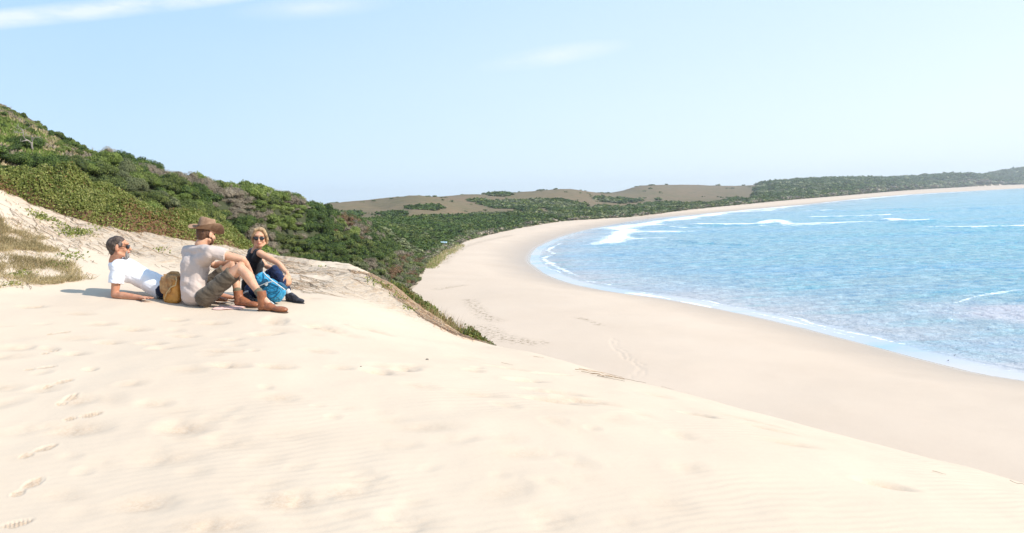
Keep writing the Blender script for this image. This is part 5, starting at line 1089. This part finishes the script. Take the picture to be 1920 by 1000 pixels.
# pink cloth under the man's knees
M = Mat('pink_cloth'); P = M.obj(); n = M.noise(P, 40, 3); PINK = M.done(M.bsdf(M.mix(M.mr(n, .45, .55), (.66, .42, .37), (.70, .49, .43)), .9, M.bump(n, .3, .004), .1))
tw = at(432, 574, 8.64); U, Vv = np.meshgrid(np.linspace(-1, 1, 60), np.linspace(-1, 1, 26), indexing='ij'); x = tw[0]+U*.15+.02*np.sin(Vv*3); y = tw[1]+Vv*.09+.03*np.sin(U*2.5)
z = dune_z(x.ravel(), y.ravel()).reshape(x.shape)+.010+.014*np.abs(fbm(U*1.5, Vv*1.2, 3, 701))
I = np.arange(U.size).reshape(U.shape); Fq = np.stack([I[:-1, :-1], I[1:, :-1], I[1:, 1:], I[:-1, 1:]], -1).reshape(-1, 4); me = mesh_np('towel', np.c_[x.ravel(), y.ravel(), z.ravel()], Fq, PINK, smooth=True)
o = tag(link('towel', me), 'crumpled pink cloth lying on the sand under the knees of the hatted man', 'towel'); md = o.modifiers.new('thick', 'SOLIDIFY'); md.thickness = .006
# a small boat pulled up at the back of the beach
M = Mat('boat_paint'); n = M.noise(M.obj(), 3, 4); BOATM = M.done(M.bsdf(M.mix(M.mr(n, .4, .65), (.50, .66, .74), (.34, .52, .62)), .5)); BI = plain('boat_inside', (.45, .43, .38), .7)
bx, by = on_z(826, 457, 3.6); BT = tag(link('boat', None, loc=(bx, by, float(ground(np.array([bx]), np.array([by]))[0])+.05)), 'tiny pale blue boat pulled up against the scrub at the back of the beach', 'boat'); BT.rotation_euler = (R(12), 0, R(8))
def hull(sc, z0, z1):
    V = []; Fq = []; m, n = 17, 9
    for i in range(m):
        t = i/(m-1)*2-1; w = .62*(1-abs(t)**2.6)**.6+.02; sheer = .12*t*t
        for j in range(n): a = (j/(n-1)*2-1)*math.pi/2; V.append((t*1.9*sc, math.sin(a)*w*sc, z0+(z1-z0)*(1-math.cos(a))**.8+sheer))
    for i in range(m-1):
        for j in range(n-1): a = i*n+j; Fq.append((a, a+n, a+n+1, a+1))
    return np.array(V), np.array(Fq)
V, Fq = hull(1, 0, .55); h_ = link('hull', mesh_np('hull', V, Fq, BOATM, smooth=True), BT); md = h_.modifiers.new('t', 'SOLIDIFY'); md.thickness = .05
for t in (-.8, 0, .8):
    V = np.array([(t+a*.14, b*.5, .40+c_*.03) for a in (-1, 1) for b in (-1, 1) for c_ in (-1, 1)]); Fq = np.array([(0, 1, 3, 2), (4, 6, 7, 5), (0, 4, 5, 1), (2, 3, 7, 6), (0, 2, 6, 4), (1, 5, 7, 3)]); link('seat', mesh_np('seat', V, Fq, BI), BT)
# two birds at the water's edge
BIRD = plain('bird_feathers', (.16, .15, .15), .8)
for (a, b), lb in [((1778, 677), 'small dark shore bird standing in the thin film of water'), ((1790, 667), 'second tiny grey shore bird a little nearer the waves')]:
    x, y = on_z(a, b, .05); z0 = max(0.0, float(z_beach(np.array([x]), np.array([y]), shore_d(np.array([x]), np.array([y])))[0])); bd = tag(link('shore_bird', None, loc=(x, y, z0)), lb, 'bird', 'birds at the waterline'); bd.scale = (.6, .6, .6); q = np.zeros(3)
    c = Clay(); c.cap(q+(-.07, 0, .16), q+(.05, 0, .19), .045, .055); c.cap(q+(.06, 0, .20), q+(.11, 0, .26), .028, .03); c.cap(q+(-.10, 0, .155), q+(-.20, 0, .14), .03, .008); c.cap(q+(.12, 0, .26), q+(.19, 0, .25), .009, .004); c.cap(q+(0, .02, .14), q+(0, .02, 0), .008, .007); c.cap(q+(0, -.02, .14), q+(.02, -.02, 0), .008, .007); c.build('body', BIRD, bd, .007, 1)

# ================================================================= AIR
M = Mat('haze_air'); v = M.n('ShaderNodeVolumePrincipled'); v.inputs['Color'].default_value = (.92, .96, 1, 1); v.inputs['Density'].default_value = .00013; v.inputs['Anisotropy'].default_value = .2; M.l(v.outputs[0], M.out.inputs['Volume'])
a = 5800; zb_, zt_ = -8.0, 110.0; V = np.array([(x, y, z) for x in (-a, a) for y in (-a, a) for z in (zb_, zt_)], float); Fq = np.array([(0, 1, 3, 2), (4, 6, 7, 5), (0, 4, 5, 1), (2, 3, 7, 6), (0, 2, 6, 4), (1, 5, 7, 3)])
tag(link('haze', mesh_np('haze', V, Fq, M.m)), kind='stuff')
